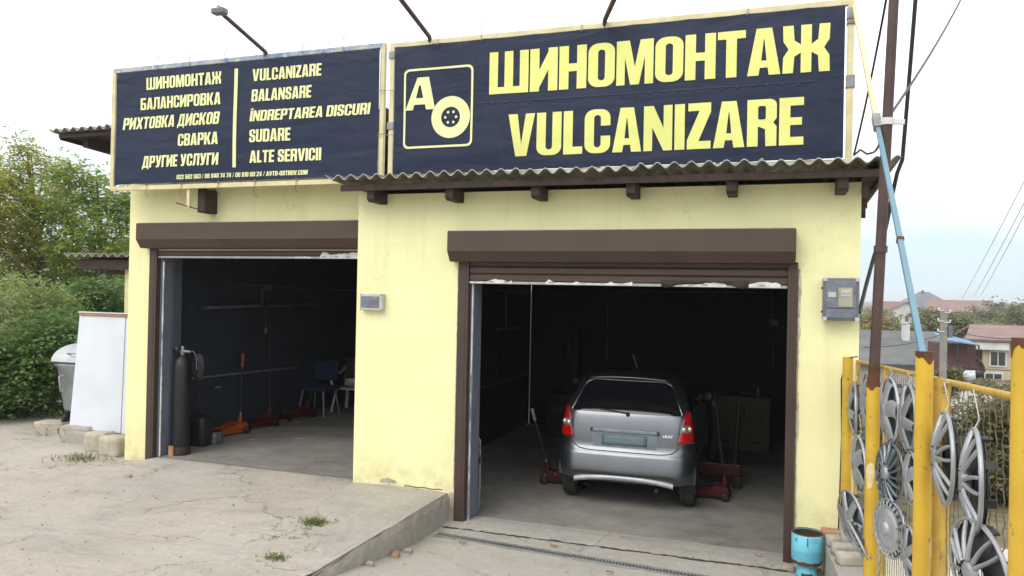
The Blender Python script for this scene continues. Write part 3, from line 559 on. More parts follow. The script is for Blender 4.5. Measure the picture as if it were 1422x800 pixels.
# jagged mounting foam and plaster along the door edges
def ragged(x, y, z0, z1, wd, seed):
    rnd = random.Random(seed); b = MB(); z = z0; rows = []; e = 1.0
    while z < z1:
        e = min(1.6, max(.08, e + rnd.uniform(-.55, .55))); f_ = rnd.uniform(.15, .6)
        rows.append([(x - wd * f_, y + .004, z), (x - wd * .1, y - .010 * min(1, e), z + .004), (x + wd * .5 * e, y - .006, z), (x + wd * .5 * e + .001, y + .006, z)]); z += rnd.uniform(.012, .05)
    b.grid(rows, False); return b
for k, (x, y, z0, z1, wd) in enumerate(((-3.122, FY - .001, .35, 2.7, .022), (.238, FY - .001, .25, 2.7, .026))):
    ragged(x, y, z0, z1, wd, k).build('mounting_foam', 'foam', B)
b = ragged(-2.972, FY + .04, .02, 2.5, .014, 7); b.build('mounting_foam', 'white_tape', B)
b = ragged(-7.333, LY + .04, .24, 2.75, .012, 9); b.build('mounting_foam', 'white_tape', B)
# grey bare patch where paint flaked off
b = MB(); pts = [(-4.0, .335), (-3.97, .365), (-3.93, .372), (-3.90, .385), (-3.86, .37), (-3.81, .36), (-3.79, .335), (-3.83, .325), (-3.86, .33), (-3.875, .30), (-3.90, .325), (-3.95, .318)]
b.prism(pts, FY - .002, FY + .004); b.build('bare_plaster_patch', 'block', B)
b = MB(); b.tube([(-3.7 + .05 * i, FY - .001, .315 + .004 * math.sin(i * 1.7)) for i in range(10)], .005, 4)
b.build('plaster_crack', 'wood_dark', B)
# lighter plaster skim at the left base of the wide door
b = MB(); b.box(-3.175, -3.115, FY - .003, FY + .01, -.02, .30); b.build('bare_plaster_patch', 'stone', B)

def shutter(x0, x1, yw, z0, zt, zopen, floor, tape, seed, right_rail=True):
    box_y = yw - .19
    prof = [(yw - .002, z0 + .0), (box_y + .075, z0), (box_y, z0 + .105), (box_y, zt), (yw - .002, zt)]
    b = MB(); n = len(prof); vs = [(x0, y, z) for y, z in prof] + [(x1, y, z) for y, z in prof]
    b.add(vs, [tuple(range(n - 1, -1, -1)), tuple(range(n, 2 * n))] + [(i, (i + 1) % n, n + (i + 1) % n, n + i) for i in range(n)])
    h = b.build('roller_shutter', 'brown', B, bevel=.006)
    b = MB(); b.box(x0 + .01, x1 - .01, box_y - .002, box_y + .01, zt, zt + .006); b.build('top_flange', 'steel_grey', h)
    r0x = -3.11 if right_rail else -7.50
    rails = [(r0x, r0x + .118)] + ([(.142, .228)] if right_rail else [])
    for a, c in rails:
        b = MB(); b.box(a, c, yw - .03, yw + .042, floor, z0 + .002); b.box(a + .03, c - .03, yw - .034, yw - .028, floor + .01, z0); b.build('guide_rail', 'brown_rail', h, bevel=.004)
    xa, xb = r0x + .12, (.14 if right_rail else -4.36)
    b = MB(); k = 0; z = zopen + .028
    while z < z0 + .12:
        b.prism([(yw + .004, z), (yw - .008, z + .012), (yw - .008, z + .062), (yw + .004, z + .074), (yw + .016, z + .074), (yw + .016, z)], xa, xb, 'X'); z += .077
    b.build('curtain_slats', 'brown', h)
    b = MB(); b.box(xa, xb, yw - .012, yw + .02, zopen, zopen + .026); b.build('bottom_bar', 'alu', h, bevel=.003)
    rnd = random.Random(seed)
    for (ta, tb, hh) in tape:                                       # torn strips of protective film
        b = MB(); up_ = []; hv = .7; m_ = max(6, int((tb - ta) / .035)); base = zopen + .006
        for i in range(m_ + 1): hv = min(1, max(.22, hv + rnd.uniform(-.30, .30))); up_.append((ta + (tb - ta) * i / m_, base + hh * hv))
        up_[0] = (ta, base + hh * .3); up_[-1] = (tb, base + hh * .6)
        b.grid([[(x, yw - .0135 - .002 * rnd.random(), base) for x, z in up_], [(x, yw - .0135 - .004 * rnd.random(), z) for x, z in up_]], False)
        t_ = b.build('torn_film', 'white_tape', h)
        x = ta + .04
        while x < tb - .06:
            b = MB(); b.box(x, x + .050, yw - .0185, yw - .0178, base + .013, base + .024); b.build('film_print', 'steel_grey', t_)
            x += rnd.uniform(.14, .2)
    return h
S1 = shutter(-3.175, .203, FY, 2.725, 3.035, 2.50, 0, [(-2.985, -2.52, .058), (-2.16, -1.28, .064), (-.95, -.40, .045), (-.30, .08, .052)], 4)
# loose dark film flap hanging at the wide door
b = MB(); b.grid([[(-1.0 + .05 * i, FY - .02 - .01 * math.sin(i), 2.56 + .006 * math.sin(i * 1.7)) for i in range(17)], [(-1.0 + .05 * i, FY - .024, 2.50 - .012 * (i in (1, 2, 14, 15)) + .052 * math.sin(PI * min(1, max(0, (i - 1) / 14)))) for i in range(17)]])
b.build('loose_film', 'steel_grey' if False else 'wood_dark', S1, solid=.002)
S2 = shutter(-7.57, -4.34, LY, 2.885, 3.19, 2.765, .2, [(-5.0, -4.38, .07), (-5.35, -5.12, .03)], 6, False)

# roofs of corrugated cement sheet
def corrugated(name, x0, x1, y0, y1, zf, per=.152, amp=.026, th=.009, parent=None, stagger=True):
    shp = MB(); edge = MB(); nsheet = max(1, round((x1 - x0) / 1.06)); wd = (x1 - x0) / nsheet; rnd = random.Random(int(x0 * 10))
    for k in range(nsheet):
        xa, xb = x0 + wd * k, x0 + wd * (k + 1) + .07; lift = .010 * (k % 2) if stagger else 0; dy = rnd.uniform(-.02, .02); n = int((xb - xa) / per * 8)
        X = [xa + (xb - xa) * i / n for i in range(n + 1)]; Y = [y0 + dy] + lin(y0 + .4, y1, 5)
        def P(x, y, d): return (x, y, zf(y) + amp * math.cos(2 * PI * (x - x0) / per) + lift + d + .004 * math.sin(k * 2.3 + y))
        shp.grid([[P(x, y, th) for x in X] for y in Y]); shp.grid([[P(x, y, 0) for x in reversed(X)] for y in Y])
        edge.grid([[P(x, Y[0], 0) for x in X], [P(x, Y[0] - .001, th) for x in X]], False)
        for xx in (X[0], X[-1]): edge.grid([[P(xx, y, 0) for y in Y], [P(xx, y, th) for y in Y]], False)
    o_ = shp.build(name, 'asbestos', parent, recalc=False); edge.build('sheet_edge', 'asb_edge', o_, recalc=False); return o_
zr = lambda y: 3.585 - .045 * (y - 7.0)
roof = corrugated('roof', -4.50, .93, 6.98, 13.9, zr, parent=B)
b = MB(); b.bar((-4.36, 7.06, 3.49), (.86, 7.06, 3.49), .035, .065); b.bar((-4.36, 7.105, 3.505), (.86, 7.105, 3.505), .035, .05); b.build('fascia_board', 'wood_dark', roof, bevel=.004)
b = MB(); b.bar((.89, 7.04, 3.50), (.89, 13.8, 3.21), .03, .075); b.build('fascia_board', 'wood_dark', roof, bevel=.004)
b = MB(); b.add([(.745, 7.1, 3.51), (.90, 7.1, 3.52), (.90, 13.8, 3.22), (.745, 13.8, 3.2)], [(0, 1, 2, 3)]); b.build('soffit_board', 'wood_dark', roof, solid=.015)
for x in (-4.02, -3.12, -2.2, -1.265, -.355, .57):
    b = MB(); b.prism([(7.085, 3.37), (7.12, 3.345), (FY + .1, 3.345), (FY + .1, 3.47), (7.085, 3.475)], x - .045, x + .045, 'X'); b.build('rafter', 'wood_dark', roof, bevel=.006)
b = MB()
for k, x in enumerate((.76, .80, .84)): b.bar((x, 7.2 + .5 * k, 3.42), (x, 7.2 + .5 * k, 3.30 - .04 * k), .05, .05)
b.tube([(.745, 7.35, 3.36), (.86, 7.3, 3.40)], .02, 6); b.build('purlin_end', 'wood_dark', roof)
zr2 = lambda y: 4.50 - .05 * (y - 7.75)
roof2 = corrugated('roof', -9.42, -4.30, 7.76, 13.9, zr2, parent=B)
b = MB(); b.bar((-9.3, 7.85, 4.44), (-4.4, 7.85, 4.44), .04, .05); b.bar((-9.30, 7.86, 4.425), (-9.30, 13.8, 4.13), .03, .06); b.build('fascia_board', 'wood_dark', roof2)
for x in (-8.95, -7.7, -6.4, -5.1):
    b = MB(); b.bar((x, 7.95, 4.36), (x, 13.8, 4.06), .08, .13); b.build('rafter', 'wood_dark', roof2)
b = MB(); b.add([(-9.32, 7.87, 4.46), (-7.86, 7.87, 4.46), (-7.86, 13.8, 4.16), (-9.32, 13.8, 4.16)], [(0, 1, 2, 3)]); b.build('soffit_board', 'wood_dark', roof2, solid=.012)
# beam stub and rusty bracket under the left sign
b = MB(); b.box(-6.60, -6.49, 7.46, LY + .05, 3.31, 3.60); b.build('beam_end', 'wood_dark', B, bevel=.008)
b = MB(); b.bar((-6.67, 7.40, 3.60), (-6.67, 7.40, 3.36), .04, .04); k_ = b.build('sign_bracket', 'cream_steel', B)
b = MB(); b.tube([(-6.83, 7.36, 3.42), (-6.67, 7.385, 3.375), (-6.5, 7.45, 3.33)], .008, 6); b.build('bracket_rod', 'rust', k_)

# ------------------------------------------------------------------ the two banner signs
def wav(x, z): return .005 * math.sin(x * 2.1 + z * 1.2) + .004 * math.sin(z * 5.1 - x * 1.4) + .003 * math.sin(x * 6.3 + z * 2.2)
def banner(root, x0, x1, z0, z1, y):
    def wf(x, z):
        e = min(x - x0, x1 - x, z - z0, z1 - z); k = sstep(0, .25, e)
        c = 0
        for cx_, cz_ in ((x0, z0), (x1, z0), (x0, z1), (x1, z1)):
            d = math.hypot(x - cx_, z - cz_); a = math.atan2(abs(z - cz_), abs(x - cx_)); c += .012 * math.sin(a * 15) * math.exp(-d / .17) * sstep(0, .12, d)
        return wav(x, z) * (.35 + .65 * k) + c
    nx, nz_ = int((x1 - x0) / .045), int((z1 - z0) / .045)
    b = MB()
    rows = []
    for z in lin(z0, z1, nz_):
        rows.append([])
        for x in lin(x0, x1, nx):
            zz, xx = z, x                                          # scalloped hem between the ties
            t = (z - z0) / (z1 - z0); ph = math.sin(PI * ((x - x0) / .52 % 1.0))
            zz += (-.010 * ph if t > .99 else .008 * ph if t < .01 else 0)
            rows[-1].append((xx, y + wf(x, z), zz))
    b.grid(rows); o_ = b.build('banner', 'banner', root, recalc=False)
    return o_, wf
def frame(root, x0, x1, z0, z1, y, top, side, w_=.055, posts=()):
    b = MB(); b.bar((x0, y, z1), (x1, y, z1), .05, w_); b.build('frame_rail', top, root, bevel=.004)
    b = MB(); b.bar((x0, y, z0), (x1, y, z0), .05, w_); b.build('frame_rail', side, root, bevel=.004)
    for x in (x0, x1): b = MB(); b.bar((x, y + .002, z0 - .02), (x, y + .002, z1 + .028), .055, .052); b.build('frame_post', side, root, bevel=.004)
    for x in posts: b = MB(); b.bar((x, y + .03, z0 + .01), (x, y + .03, z1 - .01), .04, .04); b.build('frame_post', side, root)
SL = thing('banner_sign', 'wide navy banner sign listing services in two columns of yellow words', 'sign', (-5.9, FY, 3.6))
frame(SL, -7.84, -4.06, 3.615, 5.09, FY - .0, 'worn_steel', 'cream_steel', posts=(-6.9, -5.95, -5.0))
bl, wf = banner(SL, -7.775, -4.085, 3.655, 5.055, 7.345)
yl = 7.339
for nm, tx, x0, z0, x1, z1, sl in (('ШИНОМОНТАЖ', 'ШИНОМОНТАЖ', -7.304, 4.813, -6.187, 4.961, 0), ('', 'БАЛАНСИРОВКА', -7.394, 4.571, -6.189, 4.716, 0.02), ('', 'РИХТОВКА ДИСКОВ', -7.656, 4.340, -6.198, 4.485, .14),
        ('', 'СВАРКА', -6.798, 4.101, -6.209, 4.246, 0.03), ('', 'ДРУГИЕ УСЛУГИ', -7.340, 3.857, -6.200, 4.0, .07), ('', 'VULCANIZARE', -5.747, 4.81, -4.82, 4.95, .02), ('', 'BALANSARE', -5.749, 4.571, -4.944, 4.712, .03),
        ('', 'ÎNDREPTAREA DISCURI', -5.758, 4.341, -4.191, 4.465, .14), ('', 'SUDARE', -5.763, 4.098, -5.213, 4.245, .03), ('', 'ALTE SERVICII', -5.756, 3.859, -4.802, 4.0, .03),
        ('', '022 562 563 / 06 940 74 74 / 06 918 00 24 / AVTO-OSTROV.COM', -6.81, 3.701, -4.973, 3.754, 0.08)):
    letters('lettering', lay(tx, x0, z0, x1, z1, sl), yl, 'letter_pale', bl, wf)
letters('divider_line', [[rc(-5.998, 3.816, -5.949, 4.975)]], yl, 'letter_pale', bl, wf)
SR = thing('banner_sign', 'tall navy banner sign with two large yellow words and a square tyre logo', 'sign', (-1.65, FY, 3.6))
frame(SR, -3.945, .635, 3.64, 5.075, FY + .004, 'cream_steel', 'cream_steel', posts=(-2.8, -1.65, -.5))
br_, wf2 = banner(SR, -3.90, .585, 3.665, 5.05, 7.345)
letters('lettering', lay('ШИНОМОНТАЖ', -2.80, 4.461, .463, 4.895, 0, .035), yl, 'letter', br_, wf2)
letters('lettering', lay('VULCANIZARE', -2.58, 3.807, .252, 4.24, 0, .045), yl, 'letter', br_, wf2)
oc = (-3.229, 4.252)
logo = [[rr(-3.78, 3.936, -2.978, 4.79, .06), rr(-3.757, 3.959, -3.001, 4.767, .045)]]
letters('logo_border', logo, yl, 'letter_pale', br_, wf2)
aw = [[(-3.76, 4.349), (-3.67, 4.349), (-3.655, 4.405), (-3.53, 4.405), (-3.515, 4.349), (-3.43, 4.349), (-3.418, 4.375), (-3.487, 4.695), (-3.62, 4.695)], [(-3.635, 4.475), (-3.55, 4.475), (-3.583, 4.61), (-3.60, 4.61)]]
letters('logo_letter', [aw], yl, 'letter_pale', br_, wf2)
letters('logo_tyre', [[arc(oc[0], oc[1], .222, 0, 350, 35), arc(oc[0], oc[1], .108, 0, 350, 35)]], yl - .0015, 'letter_pale', br_, wf2)
letters('logo_dots', [[arc(oc[0] + .062 * math.cos(R(60 * k)), oc[1] + .062 * math.sin(R(60 * k)), .0145, 0, 330, 11)] for k in range(6)], yl, 'letter_pale', br_, wf2, 0)
for i in range(24):                                                 # seam with eyelets across the wide banner
    b = MB(); b.lathe([(0, -.004), (.011, -.003), (.012, 0)], (-2.9 + .135 * i, 7.342 + wf2(-2.9 + .135 * i, 4.365), 4.36 + .008 * math.sin(i)), 8, 'Y'); b.build('eyelet', 'black_plastic', br_)

b = MB(); b.grid([[(x, 7.3435 + wf2(x, 4.385), 4.385) for x in lin(-3.05, .35, 60)], [(x, 7.3395 + wf2(x, 4.378), 4.378) for x in lin(-3.05, .35, 60)], [(x, 7.3435 + wf2(x, 4.366), 4.366) for x in lin(-3.05, .35, 60)]]); b.build('seam', 'banner', br_, recalc=False)
# repair patches and braces on the right post and middle
for z, h in ((4.97, .10), (4.36, .11), (4.99 - .1, .03)):
    b = MB(); b.box(.60, .675, FY - .035, FY + .04, z - h / 2, z + h / 2); b.build('clamp_plate', 'steel_grey', SR, bevel=.003)
for z in (4.97, 4.20):
    b = MB(); b.box(-3.985, -3.915, FY - .033, FY + .03, z - .04, z + .04); b.build('clamp_plate', 'steel_grey', SR, bevel=.003)
rnd = random.Random(12)
def tie(root, x, z, dz):
    b = MB(); b.lathe([(0, -.006), (.013, -.005), (.014, 0)], (x, 7.342, z - (.035 if dz > 0 else -.035)), 8, 'Y'); b.tube([(x, 7.34, z - (.03 if dz > 0 else -.03)), (x, 7.34, z), (x + rnd.uniform(-.02, .02), 7.34, z + dz * .6), (x + rnd.uniform(.0, .05), 7.34, z + dz)], .0035, 4); b.build('tie_wire', 'wire', root)
for i, x in enumerate((-7.15, -6.66, -6.13, -5.6, -5.08, -4.55)): tie(SL, x, 5.09, .13 + .05 * (i % 2))
for i, x in enumerate((-7.27, -6.74, -6.2, -5.68, -5.12)): tie(SL, x, 3.615, -.12 - .04 * (i % 2))
for i, x in enumerate((-3.4, -2.9, -1.83, -.25)): tie(SR, x, 5.075, .10 + .05 * (i % 2))
for z in (4.58, 4.1):
    b = MB(); b.tube([(-4.10, 7.34, z), (-4.05, 7.33, z + .01), (-3.95, 7.33, z - .004), (-3.885, 7.34, z)], .004, 4); b.build('tie_wire', 'wire', SL)

# floodlight arms reaching out over the signs
def flood(xa, za, tip, label, head=True):
    t = thing('floodlight', label, 'floodlight', (xa, FY, za), 'floodlights on arms above the signs')
    b = MB(); b.tube([(xa, FY, za - .02), (xa, FY - .03, za + .04), tip], .024, 8); b.build('arm', 'rust_pole', t)
    b = MB(); tx, ty, tz = tip; b.box(tx - .075, tx + .075, ty - .045, ty + .045, tz - .03, tz + .03); h = b.build('lamp_head', 'box_grey', t, bevel=.012)
    b = MB(); b.box(tx - .06, tx + .06, ty + .046, ty + .050, tz - .022, tz + .022); b.build('lamp_glass', 'box_light', h)
    b = MB(); b.tube([(tx, ty - .046, tz + .01), (tx, ty - .03, tz + .05), (tx, ty + .02, tz + .05)], .008, 5); b.build('bracket', 'steel_grey', h)
flood(-5.58, 5.10, (-5.35, 6.3, 5.21), 'small floodlight on a rusty arm above the left banner sign')
flood(-3.50, 5.09, (-3.33, 6.27, 5.16), 'floodlight arm rising beside the tyre logo end of the right sign')
flood(-1.60, 5.08, (-1.22, 6.15, 4.94), 'floodlight arm leaving the picture above the middle of the right sign')
# ------------------------------------------------------------------ wall boxes
t = thing('breaker_box', 'small grey breaker box with smoked window on the yellow wall between the doors', 'breaker box', (-4.11, FY, 2.28))
b = MB(); b.box(-4.247, -3.975, FY - .075, FY - .001, 2.19, 2.372); bx = b.build('housing', 'box_light', t, bevel=.008)
b = MB(); b.box(-4.235, -4.01, FY - .083, FY - .077, 2.222, 2.345); w_ = b.build('window', 'box_clear', t, bevel=.003)
b = MB()
for k in range(5): b.box(-4.20 + .036 * k, -4.175 + .036 * k, FY - .086, FY - .0845, 2.262, 2.30)
b.build('breaker_switches', 'box_grey', w_)
for x in (-4.238, -3.985):
    for z in (2.20, 2.362): b = MB(); b.lathe([(0, -.004), (.006, -.003), (.007, 0)], (x, FY - .0755, z), 8, 'Y'); b.build('screw', 'black_plastic', t)
t = thing('meter_box', 'grey electricity meter cabinet with clear cover on the yellow wall corner', 'meter box', (.57, FY, 2.4))
b = MB(); b.box(.435, .725, FY - .15, FY - .001, 2.225, 2.60); b.build('housing', 'box_grey', t, bevel=.012)
b = MB(); b.box(.458, .702, FY - .158, FY - .151, 2.335, 2.578); b.box(.458, .702, FY - .158, FY - .151, 2.25, 2.325); cv = b.build('cover', 'box_clear', t, bevel=.004)
b = MB(); b.box(.555, .675, FY - .168, FY - .1585, 2.345, 2.515); mt = b.build('meter_case', 'meter', cv, bevel=.01)
b = MB(); b.box(.578, .655, FY - .172, FY - .1685, 2.44, 2.50); b.build('meter_dial', 'box_light', mt)
b = MB(); b.box(.580, .653, FY - .1735, FY - .1725, 2.465, 2.469); b.box(.59, .64, FY - .1735, FY - .1725, 2.452, 2.455); b.build('dial_print', 'box_grey', mt)
b = MB(); b.box(.475, .54, FY - .166, FY - .1585, 2.43, 2.475); b.build('breaker_switches', 'box_light', cv)
for x, z in ((.45, 2.585), (.71, 2.585), (.45, 2.24), (.71, 2.24)): b = MB(); b.box(x - .016, x + .016, FY - .163, FY - .148, z - .016, z + .016); b.build('corner_clip', 'box_light', t, bevel=.003)
for z in (2.30, 2.51): b = MB(); b.box(.422, .434, FY - .10, FY - .07, z - .01, z + .01); b.build('hinge', 'black_plastic', t)

# ------------------------------------------------------------------ chain link fence
FX = 0.655
F = thing('chain_link_fence', 'yellow pipe and wire mesh fence running from the wall beside the ramp', 'fence', (FX, 5, .4))
def postb(x, y, z0, z1, r_, name, mat, n=16, cap=True):
    b = MB(); b.tube([(x, y, z0), (x, y, z0 + .3), (x, y, (z0 + z1) / 2), (x, y, z1)], r_, n); return b.build(name, mat, F)
pA = postb(.648, 7.27, .2, 1.905, .043, 'post', 'yellow_post')
pB = postb(.653, 5.56, .2, 1.865, .043, 'post', 'yellow_post')
pC = postb(.650, 3.79, .2, 2.185, .037, 'post', 'yellow_post')
pD = postb(.648, 2.36, .2, 2.315, .036, 'post', 'yellow_post')
for p_, (x, y, z, r_) in ((pC, (.650, 3.79, 2.185, .037)), (pD, (.648, 2.36, 2.315, .036)), (pB, (.653, 5.56, 1.865, .043))):
    b = MB(); rnd = random.Random(int(y * 9)); pr = []
    n = 40; ph = y                                                  # rusted uneven rim
    b.add([(x + r_ * 1.012 * math.cos(2 * PI * i / n), y + r_ * 1.012 * math.sin(2 * PI * i / n), z + .002) for i in range(n)] +
          [(x + r_ * 1.012 * math.cos(2 * PI * i / n), y + r_ * 1.012 * math.sin(2 * PI * i / n), z - .030 - .014 * math.sin(i * 2 * PI / n * 2 + ph) - .008 * math.sin(i * 2 * PI / n * 5 + ph * 2) - rnd.uniform(0, .006)) for i in range(n)],
          [(i, (i + 1) % n, n + (i + 1) % n, n + i) for i in range(n)], True)
    b.lathe([(r_, .0025), (0, .0025)], (x, y, z), 18); b.build('rusted_rim', 'rust', p_)
for (y, z) in ((4.55, .86),): pass
b = MB(); aa = lin(0, 2 * PI, 28)                                   # blotch of white overspray
b.grid([[(.653 + .0434 * math.cos(-2.0 + k * (.62 + .14 * math.sin(3 * a)) * math.cos(a)), 5.56 + .0434 * math.sin(-2.0 + k * (.62 + .14 * math.sin(3 * a)) * math.cos(a)), 1.25 + k * (.10 + .02 * math.sin(2 * a + 1)) * math.sin(a)) for a in aa] for k in (.001, .35, .7, 1)]); b.build('white_overspray', 'overspray', pB)
rz = lambda y: 1.866 + (7.45 - y) * .0534                              # top rail rises with the ground
MX = FX + .065
for (ya, yb) in ((7.18, 3.86), (3.70, 2.52), (2.36, .9)):
    b = MB(); b.tube([(MX, ya, rz(ya)), (MX, yb, rz(yb))], .0135, 8); b.build('top_rail', 'yellow_thin', F)
    for yy in (ya, yb): b = MB(); b.tube([(MX, yy, rz(yy) - 1.75), (MX, yy, rz(yy) + .01)], .019, 8); b.build('panel_upright', 'yellow_thin', F)
b = MB(); b.tube([(MX, 5.5, rz(5.5) - 1.75), (MX, 5.5, rz(5.5))], .015, 8); b.build('panel_upright', 'yellow_thin', F)
rnd = random.Random(5)
for (ya, yb) in ((7.16, 3.88), (3.68, 2.54), (2.34, .92)):
    b = MB(); pitch_ = .074; ny = int((ya - yb) / pitch_)
    for i in range(ny):
        y0 = yb + (i + .5) * pitch_; pts = []; zt = rz(y0) - .02; n = int(1.66 / .036)
        for j in range(n + 1):
            s_ = 1 if (j + i) % 2 == 0 else -1
            pts.append((MX + .006 * s_ + .012 * math.sin(y0 * 5) * math.sin(j * .11), y0 + s_ * pitch_ * .5, zt - j * .036))
        b.tube(pts, .0021, 4, False)
    b.build('wire_mesh', 'wire', F, recalc=False)
b = MB(); b.tube([(.60, 7.34, .36), (.612, 7.33, 1.2), (.60, 7.31, 1.7), (.64, 7.24, 1.90), (.72, 7.2, 1.92)], .006, 6); b.build('cable_strip', 'cable', F)

# ledge and loose bricks at the fence foot
b = MB(); b.grid([[(.47, 7.36, -.1), (.47, 7.36, .31), (.80, 7.36, .31), (.80, 7.36, -.3)], [(.50, 6.6, -.1), (.49, 6.6, .325), (.80, 6.6, .33), (.80, 6.6, -.3)], [(.56, 5.6, -.1), (.55, 5.6, .35), (.80, 5.6, .36), (.80, 5.6, -.3)], [(.56, 1, -.1), (.55, 1, .80), (.80, 1, .80), (.80, 1, -.3)]], False)
struct(b.build('fence_ledge', 'kerbc', recalc=True))
for k, (x, y, z, rz_, dims, mat, lab) in enumerate((
        (.55, 7.24, .345, .1, (.20, .12, .07), 'brick', 'red topped brick against the yellow wall at the fence foot'),
        (.575, 7.02, .355, .25, (.20, .12, .075), 'block', 'grey brick second from the wall on the fence ledge'),
        (.595, 6.78, .36, .15, (.19, .12, .08), 'block', 'grey brick just behind the slotted white hubcap on the ledge'),
        (.625, 6.55, .36, .3, (.20, .13, .085), 'stone', 'broken end brick on the ledge nearest the yellow post'),
        (.70, 7.0, .40, .1, (.22, .12, .15), 'block', 'upright pale block leaning behind the bricks on the ledge'))):
    o_ = rough_block(dims, 40 + k, .035).build('brick', mat); o_.location = (x, y, z + .01); o_.rotation_euler = (0, 0, rz_); tag(o_, lab, 'brick', 'loose bricks at the fence foot')

# ------------------------------------------------------------------ tall pole, strut and cables
t = thing('steel_pole', 'tall rust brown steel pole standing on a short yellow fence post', 'pole', (.653, 5.56, 1.78))
pt = Vector((.653, 5.56, 1.85)); tip = at(1246, -90, 4.9)
b = MB(); b.tube([pt, pt.lerp(tip, .3), pt.lerp(tip, .7), tip], [.034, .033, .032, .030], 12); b.build('shaft', 'rust_pole', t)
b = MB(); q_ = pt.lerp(tip, .02); b.tube([pt, pt.lerp(tip, .045)], .0365, 12); b.build('rusted_base', 'rust', t)
q1 = pt.lerp(tip, .30); b = MB(); b.tube([q1, pt.lerp(tip, .315)], .042, 12); b.build('collar', 'rust_pole', t)
q2 = pt.lerp(tip, .585); b = MB(); b.tube([q2, pt.lerp(tip, .60)], .04, 12); b.bar(q2 + Vector((0, 0, .02)), q2 + Vector((.10, -.02, .01)), .03, .03); b.build('clamp', 'white_tape', t)
t = thing('diagonal_strut', 'pale and sky blue strut from the sign corner to a fence post', 'strut', (.645, 3.79, 2.185))
s0, s1 = Vector((.655, 7.36, 5.03)), Vector((.645, 3.80, 2.17)); sm_ = s0.lerp(s1, .51)
b = MB(); b.bar(s0, sm_, .033, .033); b.build('upper_bar', 'cream_steel', t, bevel=.004)
b = MB(); b.bar(s0.lerp(s1, .49), s1, .028, .028); b.build('lower_bar', 'blue_strut', t, bevel=.004)
b = MB(); b.bar(s0.lerp(s1, .48), s0.lerp(s1, .52), .052, .05); b.build('joint_plate', 'steel_grey', t, bevel=.003)
b = MB(); rnd = random.Random(2)
q_ = s0.lerp(s1, .80); b.bar(q_, s0.lerp(s1, .805), .035, .035); b.build('weld_bead', 'rust', t)
def sag(a, c, n=14, s_=.1): return [Vector(a).lerp(Vector(c), i / n) - Vector((0, 0, 4 * s_ * (i / n) * (1 - i / n))) for i in range(n + 1)]
def cable(name, pts, r_, label, mat='cable', cat='cable', group=None):
    b = MB(); b.tube(pts, r_, 6); o_ = b.build(name, mat); return tag(o_, label, cat, group)
eave = (.97, 6.98, 3.61)
cable('power_cable', sag(at(1276, -60, 6.2), at(1253, 222, 6.75), 12, .03) + [at(1246, 240, 6.8), at(1236, 285, 6.9), at(1228, 320, 7.0), at(1214, 355, 7.0), at(1203, 395, 6.95), Vector((.735, 7.30, 2.30))], .017, 'thick black cable dropping past the roof corner to the meter box')
cable('power_cable', sag(at(1340, -12, 9), at(1236, 160, 5.05), 14, .05), .010, 'black cable rising to the right from the clamp on the brown pole')
cable('power_cable', sag(at(1236, -30, 5.0), at(1186, 214, 6.6), 14, .06), .008, 'thin black cable left of the brown pole reaching the roof edge')
cable('power_cable', sag(at(1230, 175, 5.05), at(1212, 212, 6.5), 10, .04) + [at(1204, 214, 6.6), at(1195, 208, 6.7), at(1185, 216, 6.75)], .009, 'short looped cable lying on the corrugated roof corner')
cable('power_cable', sag(at(1242, 262, 6.6), at(1228, 330, 6.6), 6, .02) + [at(1222, 380, 6.6), at(1218, 430, 6.3), at(1219, 500, 6.1)], .010, 'black cable hanging close behind the brown pole')

# ------------------------------------------------------------------ hubcaps
def spoke(b, ang, r_a, r_b, w_a, w_b, z_a, z_b, th, twist=0.0, curve=0.0, n=5):
    rows = []
    for i in range(n + 1):
        u = i / n; r_ = r_a + (r_b - r_a) * u; a = ang + twist * u + curve * math.sin(PI * u); wd = w_a + (w_b - w_a) * u
        z = z_a + (z_b - z_a) * (u ** 1.6); d = Vector((math.cos(a), math.sin(a), 0)); p_ = Vector((-d.y, d.x, 0)); c = d * r_
        rows.append([(c - p_ * wd / 2 + Vector((0, 0, z - th))), (c - p_ * wd / 2 * .82 + Vector((0, 0, z - .004))), (c - p_ * wd * .15 + Vector((0, 0, z))), (c + p_ * wd * .15 + Vector((0, 0, z))), (c + p_ * wd / 2 * .82 + Vector((0, 0, z - .004))), (c + p_ * wd / 2 + Vector((0, 0, z - th)))])
    b.grid([[tuple(p) for p in r_] for r_ in rows], True)
